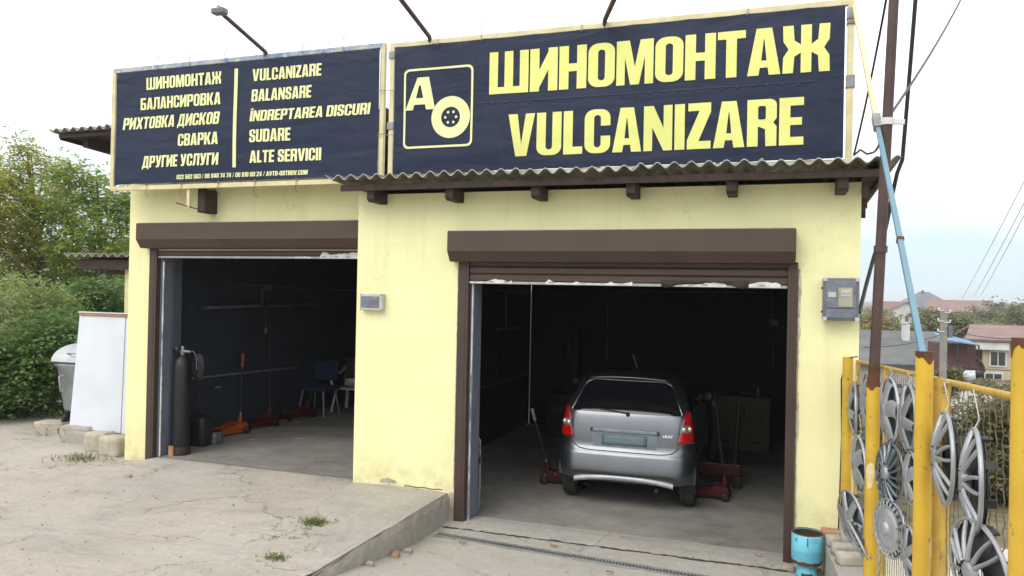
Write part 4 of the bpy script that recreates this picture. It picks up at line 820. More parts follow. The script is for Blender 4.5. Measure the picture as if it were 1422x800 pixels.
def hubcap_proto(style):
    t = bpy.data.objects.new('hubcap', None); col.objects.link(t); Rr = .185
    main = {'double': 'silver', 'disc': 'silver_white', 'blade': 'silver', 'fins': 'silver_dark', 'wave': 'silver_white', 'deep': 'silver_dark'}[style]
    b = MB(); b.lathe([(Rr * .935, .003), (Rr * .95, .009), (Rr * .98, .009), (Rr, .003), (Rr, -.004), (Rr * .98, -.006)], (0, 0, 0), 40); b.build('outer_ring', main, t)
    b = MB()
    if style == 'double':
        for k in range(7):
            a = 2 * PI * k / 7
            for d in (-.15, .15): spoke(b, a + d, .045, Rr * .94, .017, .012, .044, .010, .012, curve=d * .3)
    elif style == 'disc':
        b.lathe([(0, .030), (.05, .030), (.09, .026), (.12, .022), (.125, .014), (.132, .020), (Rr * .78, .018)], (0, 0, 0), 40)
        for k in range(24): spoke(b, 2 * PI * k / 24, Rr * .77, Rr * .91, .020, .026, .018, .012, .004, n=2)
    elif style == 'blade':
        for k in range(6): spoke(b, 2 * PI * k / 6, .03, Rr * .93, .075, .05, .042, .016, .012, twist=.35, curve=.1)
    elif style == 'fins':
        for k in range(16): spoke(b, 2 * PI * k / 16, .045, Rr * .93, .011, .021, .034, .016, .018, twist=.25)
    elif style == 'wave':
        for k in range(5):
            spoke(b, 2 * PI * k / 5, .03, Rr * .93, .085, .10, .040, .016, .010, curve=.16)
    elif style == 'deep':
        for k in range(10):
            a = 2 * PI * k / 10
            for d in (-.11, .11): spoke(b, a + d, .06, Rr * .93, .013, .014, .006, .026, .02)
    b.build('spoke_face', main, t)
    b = MB(); hz = {'deep': .014}.get(style, .045)
    b.lathe([(0, hz), (.028, hz), (.036, hz - .004), (.042, hz - .012), (.05, hz - .02)], (0, 0, 0), 24); b.build('centre_cap', 'silver' if style != 'disc' else 'silver_white', t)
    if style in ('double', 'deep', 'fins'):
        for k in range(5):
            b = MB(); b.lathe([(0, .012), (.008, .012), (.009, -.0)], (.055 * math.cos(2 * PI * k / 5 + .3), .055 * math.sin(2 * PI * k / 5 + .3), hz - .022), 8); b.build('nut_cover', 'black_plastic', t)
    b = MB(); b.lathe([(.03, .004), (.06, -.006), (Rr * .93, -.008), (Rr * .93, -.012), (.03, -.01)], (0, 0, 0), 36)  # added dish whose dark colour stands for shade in the spoke gaps
    b.build('gap_shade_dish', {'double': 'black_plastic', 'deep': 'black_plastic', 'fins': 'black_plastic'}.get(style, 'silver_dark'), t)
    b = MB()
    for k in range(8):
        a = 2 * PI * k / 8; d = Vector((math.cos(a), math.sin(a), 0)); b.bar(d * Rr * .86 + Vector((0, 0, -.012)), d * Rr * .86 + Vector((0, 0, -.045)), .03, .008, d)
    b.lathe([(Rr * .80, -.016), (Rr * .84, -.02), (Rr * .80, -.024)], (0, 0, 0), 32)
    b.build('retaining_clips', 'black_plastic', t)
    return t
PROT = {}
caps = [  # px, py, height px, style, tilt about Z, lean, label
    (1186.7, 568, 76, 'blade', -.05, .02, 'silver six blade hubcap hung highest beside the yellow wall'),
    (1204, 556, 76, 'wave', .05, .0, 'pale hubcap half hidden behind the shortest yellow post near its top'),
    (1193, 645, 80, 'wave', .12, .05, 'pale broad spoked hubcap hanging midway down between the wall and the first thick post'),
    (1182, 719, 76, 'blade', .35, .12, 'silver blade hubcap resting on the bricks beside the yellow wall'),
    (1194, 757, 70, 'disc', .1, .45, 'slotted pale disc hubcap leaning on the loose bricks'),
    (1235.5, 569, 90, 'wave', .12, .0, 'pale wavy spoked hubcap at the top just right of the brown pole'),
    (1261, 580, 95, 'blade', .05, .0, 'silver blade hubcap at the top just left of the tall rust topped post'),
    (1235.5, 657, 84, 'fins', .30, -.03, 'graphite hubcap with many thin fins below the wavy one'),
    (1235.5, 734, 82, 'disc', .38, .0, 'flat pale disc hubcap with slotted rim hanging at the bottom'),
    (1265, 664, 74, 'wave', .05, .0, 'pale hubcap partly hidden by the tall post at mid height'),
    (1263, 768, 76, 'blade', .12, .05, 'silver hubcap partly hidden by the tall post near the ground'),
    (1312, 636, 131, 'double', -.03, .0, 'silver double spoked hubcap hung nearest the tall rust topped post'),
    (1353, 668, 149, 'double', -.10, .0, 'silver double spoked hubcap hanging lower beside the right edge post'),
    (1360, 795, 150, 'double', .28, .10, 'silver double spoked hubcap lowest on the fence, cut by the lower edge of the photo')]
for i, (px, py, hp, style, dz, lean, lab) in enumerate(caps):
    if style in PROT: t = copy_tree(PROT[style])
    else: t = hubcap_proto(style); PROT[style] = t
    d = fw + rt * ((px - PCX) / FPX) - up * ((py - PCY) / FPX); X = FX + .038 if i not in (4,) else .60
    if i == 3: X = .60
    P = EYE + d * (X / d.x); Dp = X / d.x; dia = hp / FPX * Dp; sc = dia / .37
    # local +Z looks to the driveway (-X)
    t.scale = (sc,) * 3; t.location = P
    t.rotation_euler = (Matrix.Rotation(dz, 3, 'Z') @ Matrix.Rotation(-PI / 2 - lean, 3, 'Y') @ Matrix.Rotation(i * .7, 3, 'Z')).to_euler()
    tag(t, lab, 'hubcap', 'hubcaps hung along the yellow fence')
    if i not in (3, 4, 1, 9, 10):
        b = MB(); zt = rz(P.y); rr_ = dia / 2
        b.tube([(X - .01, P.y, P.z + rr_ * .88), (X + .012, P.y - .004, P.z + rr_ + .03), (MX - .03, P.y + .02, min(zt, P.z + rr_ + .16)), (MX, P.y + .03, min(zt, P.z + rr_ + .20))], .0022, 5)
        o_ = b.build('tie_wire', 'white_wire'); tag(o_, 'pale wire holding the ' + lab.split(' ', 1)[0] + ' hubcap ' + {0: 'highest beside the yellow wall', 2: 'midway between wall and first post', 5: 'right of the brown pole', 6: 'left of the tall post', 7: 'with many thin fins', 8: 'that is a flat slotted disc', 11: 'nearest the tall rust topped post', 12: 'beside the right edge post', 13: 'lowest at the photo edge'}[i], 'wire', 'wires holding the hubcaps')

# ------------------------------------------------------------------ cut blue gas cylinder used as an ash bin
t = thing('cut_gas_cylinder', 'light blue cut open gas cylinder standing beside the wide door', 'ash bin', (.33, 7.08, 0))
cx_, cy_ = .33, 7.08
b = MB(); b.lathe([(.122, .145), (.128, .16), (.128, .245), (.1295, .25), (.128, .256), (.128, .385), (.124, .389), (.119, .386), (.119, .17), (0, .168)], (cx_, cy_, 0), 36); b.build('drum', 'cyan', t)
b = MB(); b.lathe([(.1185, .384), (.1185, .18), (0, .178)], (cx_, cy_, 0), 30); b.build('rusty_inside', 'wood_dark', t)
b = MB(); b.lathe([(.128, .384), (.129, .392), (.124, .395), (.117, .391)], (cx_, cy_, 0), 36); b.build('rusted_rim', 'rust', t)
b = MB(); rnd = random.Random(1); n = 40; b.add([(cx_ + .1292 * math.cos(2 * PI * i / n), cy_ + .1292 * math.sin(2 * PI * i / n), .152 + rnd.uniform(0, .028)) for i in range(n)] + [(cx_ + .122 * math.cos(2 * PI * i / n), cy_ + .122 * math.sin(2 * PI * i / n), .135 - rnd.uniform(0, .008)) for i in range(n)], [(i, (i + 1) % n, n + (i + 1) % n, n + i) for i in range(n)], True); b.build('rust_band', 'rust', t)
b = MB(); b.lathe([(.122, .142), (.10, .12), (.06, .105), (.055, .10)], (cx_, cy_, 0), 30)
n = 30; b.lathe([(.062, .105), (.075, .09), (.088, .03), (.09, .0)], (cx_, cy_, 0), 30); st = b.build('foot', 'cyan', t)
b = MB(); b.grid([[(cx_ + .0835 * math.sin(a) * (1.0 + .0), cy_ - .0905 * math.cos(a), z) for a in lin(-.55, .55, 6)] for z in (.02, .055)]); b.build('handle_hole', 'black_plastic', st, solid=.003)
b = MB(); b.box(cx_ - .004, cx_ + .004, cy_ - .1315, cy_ - .125, .30, .372); b.build('weld_seam', 'rust', t)
b = MB()
for zz in (.328, .345, .362):
    b.grid([[(cx_ + .1287 * math.sin(a), cy_ - .1287 * math.cos(a), zz + d) for a in lin(.15, .75, 8)] for d in (0, .005)])
b.lathe([(0, 0), (.018, 0)], (cx_ - .085, cy_ - .0975, .345), 12, 'Y'); b.build('stamped_marks', 'blue_strut', t)
for k, (x, y, s_, lab) in enumerate(((.22, 6.99, .05, 'small mortar lump left of the blue cylinder foot'), (.40, 7.18, .08, 'rubble lump right behind the blue cylinder'), (.19, 7.2, .07, 'rubble lump between the blue cylinder and the brown rail'))):
    o_ = rough_block((s_ * 1.4, s_, s_ * .7), 70 + k, .08).build('rubble_lump', 'block'); o_.location = (x, y, s_ * .25); tag(o_, lab, 'rubble', 'rubble around the blue cylinder')
# ------------------------------------------------------------------ silver hatchback, built about its own origin, nose to +Y
CW = .838
XS, ZL = .94, .0
lev = [  # z, half width, rear y, front y, corner radius
    (.30, .74, .10, 3.72, .16), (.32, .79, .055, 3.78, .20), (.34, .80, .035, 3.82, .22), (.365, .805, .012, 3.83, .22), (.40, .812, .0, 3.84, .23), (.46, .825, .005, 3.845, .24), (.54, .835, .018, 3.85, .25),
    (.60, .838, .030, 3.84, .25), (.635, .838, .040, 3.82, .25), (.66, .836, .075, 3.80, .24), (.74, .832, .082, 3.70, .23), (.84, .826, .092, 3.45, .22), (.93, .815, .105, 3.05, .21), (1.0, .80, .12, 2.75, .20),
    (1.05, .79, .135, 2.62, .19), (1.10, .775, .155, 2.48, .18), (1.20, .738, .215, 2.22, .18), (1.30, .695, .285, 1.98, .18), (1.38, .655, .345, 1.78, .19), (1.44, .61, .39, 1.60, .2), (1.485, .545, .41, 1.42, .22), (1.515, .44, .48, 1.25, .22), (1.53, .25, .62, 1.05, .2)]
def carlev(z):
    for i in range(len(lev) - 1):
        a, c = lev[i], lev[i + 1]
        if z <= c[0] or i == len(lev) - 2:
            u = max(0, min(1, (z - a[0]) / (c[0] - a[0]))); return [a[k] + (c[k] - a[k]) * u for k in range(5)]
def rear(x, z, off=0.0):                                            # point on the rear skin
    _, w_, yr_, yf, cr = carlev(z); ax = abs(x); y = yr_ + .035 * (ax / w_) ** 2
    if ax > w_ - cr: u = min(1, (ax - (w_ - cr)) / cr); y += cr * .75 * (1 - math.sqrt(max(0, 1 - u * u)))
    return (x, y - off, z)
def contour(l):
    z, w_, yr_, yf, cr = l; pts = []
    for i in range(33):
        s_ = -1 + 2 * i / 32; x = w_ * math.sin(s_ * PI / 2) ; pts.append(rear(x, z))
    ye = pts[-1][1]
    for i in range(1, 12):
        u = i / 12; bulge = 1 + .0 * u; taper = 1 - .06 * sstep(.6, 1, u); pts.append((w_ * taper, ye + (yf - .35 - ye) * u, z))
    wf_ = w_ * .94
    for i in range(13):
        a = i / 12 * PI; pts.append((wf_ * math.cos(a), yf - .35 + .35 * math.sin(a) ** .7 if 0 < i < 12 else yf - .35, z))
    for i in range(11, 0, -1):
        u = i / 12; taper = 1 - .06 * sstep(.6, 1, u); pts.append((-w_ * taper, ye + (yf - .35 - ye) * u, z))
    return pts
car = thing('hatchback_car', 'silver hatchback parked nose in inside the wide garage bay', 'car')
rows = [contour(l) for l in lev]; rows = [r_ + [r_[0]] for r_ in rows]
b = MB(); b.grid(rows); n = len(rows[0]) - 1
b.add([p for p in rows[-1][:-1]], [tuple(range(n))], True); b.add([p for p in rows[0][:-1]], [tuple(reversed(range(n)))])
body = b.build('body', 'car', car)
def patch(name, mat, x_of, z0, z1, nx=20, nz_=10, off=.006, parent=car, solid=0):
    b = MB(); rows = []
    for i in range(nz_ + 1):
        z = z0 + (z1 - z0) * i / nz_; xa, xb = x_of(z); rows.append([rear(xa + (xb - xa) * j / nx, z, off) for j in range(nx + 1)])
    b.grid(rows); return b.build(name, mat, parent, solid=solid)
wl = lambda z: (.675 - (z - 1.085) * .46 - .9 * max(0, z - 1.36) ** 1.3)
patch('rear_window', 'carglass', lambda z: (-wl(z) - .0 * z, wl(z)), 1.085, 1.43, off=.008)
b = MB()                                                            # bright moulding line round the rear window
pts = [rear(s_ * (wl(z) + .006), z, .010) for s_, z in [(-1, 1.09), (-1, 1.15), (-1, 1.25), (-1, 1.35), (-1, 1.40)]]
pts += [rear(x, 1.434, .010) for x in lin(-.44, .44, 10)] + [rear((wl(z) + .006), z, .010) for z in (1.40, 1.35, 1.25, 1.15, 1.09)]
b.tube(pts, .0045, 6); b.build('window_moulding', 'chrome', car)
b = MB(); b.grid([[(x, .30 + .05 * (x / .5) ** 2 + k * .16, 1.472 + .014 * math.sin(PI * k) + k * .025 - .03 * (x / .55) ** 2) for x in lin(-.50, .50, 16)] for k in (0, .15, .5, 1)]); sp = b.build('roof_spoiler', 'car', car, solid=.02)
b = MB(); b.tube([rear(.03, 1.085, .012), rear(-.12, 1.10, .014), rear(-.32, 1.115, .012)], .008, 6); b.lathe([(0, -.03), (.022, -.025), (.024, 0)], rear(.03, 1.075, .0), 12, 'Y'); b.build('rear_wiper', 'black_plastic', car)
for s_ in (-1, 1):
    e = lambda z: (s_ * (.63 + .12 * max(0, (z - .80)) * 0 + .17 * max(0, z - .78) / .36 * .55), s_ * (carlev(z)[1] - .004))
    lt = patch('tail_light', 'redlens', e, 0.785, 1.125, 12, 12, .012, car, .012)
    patch('clear_lens', 'clearlens', lambda z: (s_ * (.665 + 0.05 * (z - .9)), s_ * (carlev(z)[1] - .008)), .905, .985, 8, 4, .022, lt)
    for k in range(2):
        b = MB(); c = rear(s_ * (.705 + .062 * k), .945, .030 - .004 * k); b.lathe([(0, -.012), (.012, -.011), (.023, -.006), (.027, .002)], c, 16, 'Y'); b.build('bulb', 'bulb', lt)
# tailgate seams, plate recess, blank plate, badge
def seam(pts, r_=.0045, name='panel_gap', mat='black_plastic', off=.001):
    b = MB(); b.tube([rear(x, z, off) for x, z in pts], r_, 5); return b.build(name, mat, car)
seam([(-.645, .74), (-.62, .70), (-.56, .665), (-.46, .652)] + [(x, .650) for x in lin(-.4, .4, 8)] + [(.46, .652), (.56, .665), (.62, .70), (.645, .74)], .006)
seam([(.66, 1.045), (.645, .9), (.64, .76)], .003); seam([(-.66, 1.045), (-.645, .9), (-.64, .76)], .003)
patch('garnish_bar', 'silver_dark', lambda z: (-.42, .42), .862, .905, 16, 4, .016, car, .012)
patch('plate_recess', 'silver_dark', lambda z: (-.40 + .2 * abs(z - .78), .40 - .2 * abs(z - .78)), .70, .86, 14, 6, .004)
patch('number_plate', 'plate', lambda z: (-.275, .275), .725, .84, 8, 3, .012, car, .006)
seam([(-.275, .725), (-.275, .84), (.275, .84), (.275, .725), (-.275, .725)], .005, 'plate_frame', 'black_plastic', -.014)
letters('badge', lay('JAZZ', .455, .845, .575, .873, .3, .1), 0, 'chrome', car, lambda x, z: rear(x, z, .012)[1], .03)
# bumper lower lip that catches the light, dark opening above it
patch('bumper_recess', 'black_plastic', lambda z: (-.66 + 3.2 * max(0, z - .395), .66 - 3.2 * max(0, z - .395)), .392, .425, 20, 3, .004)
b = MB(); b.grid([[(x, rear(x, .36)[1] + dy, .392 - .055 * (abs(x) / .62) ** 2.5 + dz) for x in lin(-.60, .60, 24)] for dy, dz in ((-.002, .006), (-.022, -.006), (-.030, -.030), (-.018, -.052), (.01, -.060))]); b.build('bumper_lip', 'silver_white', car)
seam([(-.80, .60), (-.6, .615), (.6, .615), (.80, .60)], .003, 'crease_line', 'silver_dark', -.001)
for s_ in (-1, 1):                                                   # side glass, mirrors, arches, wheels
    b = MB(); b.grid([[(s_ * (carlev(z)[1] + .004), y, z) for y in lin(.45 + (z - 1.08) * .5, 2.05 - (z - 1.08) * 1.6, 12)] for z in lin(1.07, 1.40, 6)]); b.build('side_window', 'carglass', car)
    b = MB(); b.lathe([(0, -.04), (.045, -.035), (.06, 0), (.055, .04), (0, .05)], (s_ * .85, 2.35, 1.05), 14, 'Y'); b.bar((s_ * .76, 2.38, 1.02), (s_ * .84, 2.36, 1.03), .05, .04); mi = b.build('door_mirror', 'black_plastic', car)
    b = MB(); b.lathe([(0, -.001), (.05, 0)], (s_ * .85, 2.305, 1.05), 14, 'Y'); b.build('mirror_glass', 'carglass', mi)
    for yw in (.54, 3.05):
        b = MB(); c = []; b.prism([(yw + .335 * math.cos(a), .285 + .335 * math.sin(a)) for a in lin(.09, PI - .09, 22)], s_ * .60, s_ * .843, 'X'); b.build('wheel_arch', 'black_plastic', car)
        wx = s_ * .735
        b = MB(); b.lathe([(.19, -.085), (.25, -.09), (.275, -.083), (.288, -.06), (.289, -.038), (.284, -.036), (.284, -.030), (.290, -.028), (.291, -.004), (.285, -.003), (.285, .003), (.291, .004), (.290, .028), (.284, .030), (.284, .036), (.289, .038), (.288, .06), (.275, .083), (.25, .09), (.19, .085)], (wx, yw, .29), 40, 'X'); wh = b.build('wheel', 'rubber', car)
        b = MB(); b.lathe([(0, s_ * .05), (.05, s_ * .055), (.16, s_ * .045), (.185, s_ * .07), (.195, s_ * .08)], (wx, yw, .29), 30, 'X'); b.build('rim', 'silver', wh)
    b = MB(); b.bar((s_ * .62, 1.6, 1.515), (s_ * .62, 1.3, 1.515), .01, .01)
b = MB(); b.tube([(0, 1.0, 1.53), (-.02, .86, 1.66), (-.025, .80, 1.70)], .006, 6); b.build('aerial', 'box_light', car)
b = MB(); b.box(-.55, .55, .3, 3.4, .24, .31); b.tube([(.4, .05, .25), (.4, .5, .25)], .025, 8); b.build('underbody', 'black_plastic', car)
car.location = (-1.535, 8.42, .008); car.rotation_euler = (0, 0, R(1.2)); car.scale = (.925, 1, .985)

# ------------------------------------------------------------------ floor jacks
def jack(name, label, mat, loc, rot, handle=(.55, 1.0), mat_h='black_steel', grip=None, length=.62, lift=.0):
    t = thing(name, label, 'floor jack'); L_ = length                # body along +X: saddle end at +L, handle end at 0
    b = MB()
    for s_ in (-1, 1): b.prism([(0, .05), (.02, .16), (.12, .175), (.30, .13), (L_ - .04, .085), (L_, .06), (L_, .035), (.05, .035)], s_ * .105 - .006, s_ * .105 + .006, 'Y')
    b.box(.03, .16, -.10, .10, .05, .15); b.box(L_ - .09, L_ - .02, -.10, .10, .04, .07); b.build('side_frame', mat, t, bevel=.003)
    b = MB(); b.bar((.16, 0, .10), (L_ - .05, 0, .13 + lift), .09, .035); ar = b.build('lift_arm', mat, t, bevel=.004)
    b = MB(); b.lathe([(0, 0), (.05, 0), (.058, .018), (.05, .024), (0, .022)], (L_ - .05, 0, .148 + lift), 18); b.build('saddle', 'black_steel', ar)
    for x, r_ in ((.05, .05), (L_ - .045, .04)):
        for s_ in (-1, 1):
            b = MB(); b.lathe([(0, -.016), (r_ * .8, -.018), (r_, -.012), (r_, .012), (r_ * .8, .018), (0, .016)], (x, s_ * .135, r_), 18, 'Y'); b.build('wheel', 'black_steel', t)
    b = MB(); b.lathe([(.03, -.03), (.035, .0), (.035, .07), (.028, .10)], (.07, 0, .16), 14); b.build('handle_socket', mat, t)
    h0 = Vector((.07, 0, .20)); h1 = h0 + Vector((-handle[0], 0, handle[1]))
    b = MB(); b.tube([h0, h0.lerp(h1, .12)], .016, 8); b.build('handle_yoke', grip and 'alu' or mat, t)
    b = MB(); b.tube([h0.lerp(h1, .10), h1], .0155, 8); hd = b.build('handle', mat_h, t)
    if grip: b = MB(); b.tube([h0.lerp(h1, .80), h0.lerp(h1, 1.005)], .023, 10); b.build('grip', grip, hd)
    b = MB()
    for x, z in ((.06, .12), (.2, .13), (.32, .105)): b.lathe([(0, -.125), (.012, -.122), (.013, -.11)], (x, 0, z), 10, 'Y')
    b.build('bolts', 'alu', t)
    return place(t, loc, rot)
jack('floor_jack', 'orange floor jack with upright black handle and orange grip near the gas cylinder', 'orange', (-7.46, 9.52, .237), (0, 0, R(-106)), (.02, .98), grip='orange')
jack('floor_jack', 'dark red floor jack with tall black handle along the left bay wall', 'red', (-7.46, 10.22, .237), (0, 0, R(-104)), (-.03, 1.38))
jack('floor_jack', 'low red floor jack furthest along the left bay wall beside the chairs', 'red', (-7.42, 11.2, .237), (0, 0, R(-104)), (.12, .20))
jack('floor_jack', 'red floor jack with leaning handle beside the left rear wheel of the car', 'red', (-2.74, 9.36, .004), (0, 0, R(4)), (.22, .72), grip='alu')
jack('floor_jack', 'red floor jack with black handle on the floor right of the car', 'red', (-.42, 9.42, .004), (0, 0, R(176)), (-.12, .95), lift=.03)
# red low trolley press behind it
t = thing('lifting_beam', 'low red lifting beam on the dark floor right of the silver car', 'lifting beam', (-.6, 10.1, 0))
b = MB(); b.box(-1.0, -.32, 10.0, 10.16, .16, .30); b.build('beam', 'red', t, bevel=.01)
for x in (-.95, -.37): b = MB(); b.box(x - .05, x + .05, 9.95, 10.2, 0, .155); b.build('foot', 'black_steel', t, bevel=.008)
b = MB(); b.tube([(-.4, 10.08, .30), (-.36, 10.08, 1.1)], .03, 8); b.build('column', 'black_steel', t)

# ------------------------------------------------------------------ things in the left bay
t = thing('gas_bottle', 'tall dark grey gas bottle with valve standing by the left bay jamb', 'gas cylinder', (-7.205, 7.94, .237))
z0 = .237
b = MB(); b.lathe([(0, z0 + .005), (.10, z0), (.112, z0 + .03), (.112, z0 + 1.12), (.105, z0 + 1.18), (.075, z0 + 1.24), (.035, z0 + 1.27), (.03, z0 + 1.29)], (-7.205, 7.94, 0), 28); b.build('bottle', 'cyl_grey', t)
b = MB(); b.lathe([(.028, z0 + 1.28), (.028, z0 + 1.34), (.018, z0 + 1.36), (.018, z0 + 1.40), (0, z0 + 1.40)], (-7.205, 7.94, 0), 14); b.tube([(-7.25, 7.91, z0 + 1.34), (-7.09, 7.95, z0 + 1.33)], .018, 8); vl = b.build('valve', 'steel_grey', t)
b = MB(); b.lathe([(0, -.02), (.045, -.018), (.045, .018), (0, .02)], (-7.24, 7.87, z0 + 1.36), 14, 'Y'); b.build('gauge', 'black_steel', vl)
b = MB(); b.tube([(-7.09, 7.95, z0 + 1.33), (-7.05, 7.96, z0 + 1.34), (-7.00, 7.96, z0 + 1.27), (-6.99, 7.96, z0 + 1.10)], .007, 8); b.build('hose', 'pipe_dim', t)
b = MB()
for k in range(5): b.tube([(-7.08 + .09 * math.sin(a) * (.6 + .1 * k), 8.05 + .01 * k, z0 + 1.12 + .17 * math.cos(a) * (.7 + .08 * k)) for a in lin(0, 6.2, 20)], .010, 6)
b.build('coiled_hose', 'black_plastic', t)
b = MB(); b.lathe([(.118, z0 + .0), (.121, z0 + .01), (.121, z0 + .10), (.117, z0 + .11)], (-7.205, 7.94, 0), 28); b.build('foot_ring', 'wood_dark', t)
b = MB(); b.box(-7.27, -7.20, 7.80, 7.82, z0, z0 + .13); b.build('paper_flap', 'wood_raw', t)
o_ = rough_block((.30, .22, .42), 91, .02).build('black_bag', 'black_plastic'); o_.location = (-7.40, 8.50, z0 + .19); tag(o_, 'black bag slumped on the floor behind the gas bottle', 'bag')
o_ = rough_block((.20, .16, .16), 92, .03).build('grey_canister', 'box_grey'); o_.location = (-7.30, 8.66, z0 + .08); tag(o_, 'small dark grey canister between the black bag and the orange jack', 'canister')
cable('hanging_hose', [(-7.66, 8.75, 1.30), (-7.64, 8.77, .8), (-7.60, 8.8, .32)], .008, 'thin rust coloured hose hanging behind the gas bottle', 'rust', 'hose')
def pipe(pts, r_, label, mat='pipe', cat='pipe', name='wall_pipe'):
    b = MB(); b.tube(pts, r_, 8); return tag(b.build(name, mat), label, cat)
pipe([(-7.63, 8.3, 1.135), (-7.63, 11.05, 1.075)], .018, 'pale grey pipe running level along the left bay wall')
pipe([(-7.63, 11.9, 1.10), (-7.63, 12.8, 1.09)], .012, 'short dim pipe piece above the chairs in the left bay', 'pipe_dim')
pipe([(-7.62, 9.45, 2.47), (-7.62, 10.4, 2.445), (-7.62, 13.2, 2.39)], .012, 'thin cable conduit high on the left bay wall', 'pipe_dim', 'conduit', 'wall_conduit')
t = thing('tube_lamp', 'unlit twin tube lamp fixed low on the left bay wall under a conduit', 'lamp', (-7.62, 10, 2.1))
b = MB(); b.tube([(-7.58, 8.75, 2.115), (-7.58, 10.02, 2.135)], .022, 8); b.build('tube', 'pipe', t)
b = MB(); b.tube([(-7.58, 10.16, 2.125), (-7.58, 11.45, 2.15)], .019, 8); b.build('tube', 'pipe_dim', t)
for y in (8.74, 10.03, 10.15, 10.75, 11.46): b = MB(); b.tube([(-7.58, y - .035, 2.125), (-7.58, y + .035, 2.128)], .028, 8); b.build('socket', 'pipe_dim', t)
b = MB(); b.bar((-7.63, 10.1, 2.12), (-7.63, 10.1, 2.46), .035, .035); b.box(-7.65, -7.58, 10.13, 10.28, 2.36, 2.47); b.build('bracket', 'pipe_dim', t)
t = thing('pendant_cord', 'thin cord with a small socket hanging against the left bay wall', 'cord', (-7.6, 10.1, 1.7))
b = MB(); b.tube([(-7.60, 10.22, 2.4), (-7.59, 10.18, 2.0), (-7.59, 10.16, 1.78)], .005, 5); b.build('cord', 'pipe_dim', t)
b = MB(); b.tube([(-7.59, 10.16, 1.78), (-7.59, 10.16, 1.70)], .02, 8); b.build('socket', 'pipe', t)
b = MB(); b.box(-7.658, -7.65, 9.1, 9.22, .93, .955); tag(b.build('wall_sticker', 'pipe'), 'tiny pale sticker low on the left bay wall above the orange jack', 'sticker')
# blue chair with metal legs
t = thing('office_chair', 'blue upholstered chair with four pale metal legs in the left bay', 'chair', (-6.95, 11.75, .237))
cx_, cy_ = -7.42, 11.45
b = MB(); b.box(cx_ - .25, cx_ + .27, cy_ - .24, cy_ + .24, .66, .73); b.build('seat', 'blue_cloth', t, bevel=.02)
b = MB(); b.box(cx_ - .27, cx_ + .22, cy_ + .22, cy_ + .27, .80, 1.14); b.build('backrest', 'blue_cloth', t, bevel=.02)
for sx_ in (-1, 1):
    for sy_ in (-1, 1): b = MB(); b.tube([(cx_ + .20 * sx_, cy_ + .19 * sy_, .66), (cx_ + .26 * sx_, cy_ + .24 * sy_, .237)], .013, 8); b.build('leg', 'alu', t)
# white plastic armchair
t = thing('garden_chair', 'white plastic armchair behind the blue chair in the left bay', 'chair', (-6.75, 12.4, .237))
cx_, cy_ = -7.08, 11.98
b = MB(); b.box(cx_ - .24, cx_ + .24, cy_ - .24, cy_ + .22, .64, .67); b.build('seat', 'plastic_white', t, bevel=.012)
b = MB(); b.grid([[(cx_ + x, cy_ + .22 + .10 * (z - .67) + .08 * (x / .25) ** 2 * -1, z) for x in lin(-.25, .25, 8)] for z in lin(.67, 1.12, 5)]); b.build('backrest', 'plastic_white', t, solid=.02)
for sx_ in (-1, 1):
    for sy_ in (-1, 1):
        b = MB(); b.bar((cx_ + .21 * sx_, cy_ + .19 * sy_, .65), (cx_ + .27 * sx_, cy_ + .25 * sy_, .237), .06, .03); b.build('leg', 'plastic_white', t, bevel=.008)
    b = MB(); b.tube([(cx_ + .25 * sx_, cy_ + .24, 1.04), (cx_ + .30 * sx_, cy_ + .12, .92), (cx_ + .31 * sx_, cy_ - .05, .885), (cx_ + .31 * sx_, cy_ - .20, .88), (cx_ + .30 * sx_, cy_ - .25, .84), (cx_ + .26 * sx_, cy_ - .22, .66)], .026, 8); b.build('armrest', 'plastic_white', t)
b = MB(); b.grid([[(cx_ + x, cy_ + .16 - .02 * math.sin(x * 20) + (.12 if k == 3 else 0), (1.16, 1.15, .80, 1.12)[k] if k != 3 else 1.10) for x in lin(-.22, .2, 10)] for k in (3, 0, 1, 2)]); tag(b.build('hanging_jacket', 'brown_cloth', solid=.03), 'brown jacket hung over the back of the white chair', 'jacket')
pipe([(-4.46, 11.6, 1.32), (-4.46, 11.6, 1.62)], .014, 'short bright upright pipe at the back right of the left bay', 'alu')
for k, (x, y) in enumerate(((-7.05, 9.05), (-7.3, 10.5), (-7.25, 10.9), (-6.5, 9.4))):
    b = MB(); b.add([(x, y, .239), (x + .12, y + .02, .246), (x + .14, y + .09, .240), (x + .03, y + .10, .243)], [(0, 1, 2, 3)]); tag(b.build('paper_scrap', 'box_light'), ('crumpled pale scrap on the floor in front of the orange jack', 'pale scrap on the floor between the two red jacks', 'pale scrap beside the furthest red jack', 'lone pale scrap out on the left bay floor')[k], 'litter', 'paper scraps on the left bay floor')

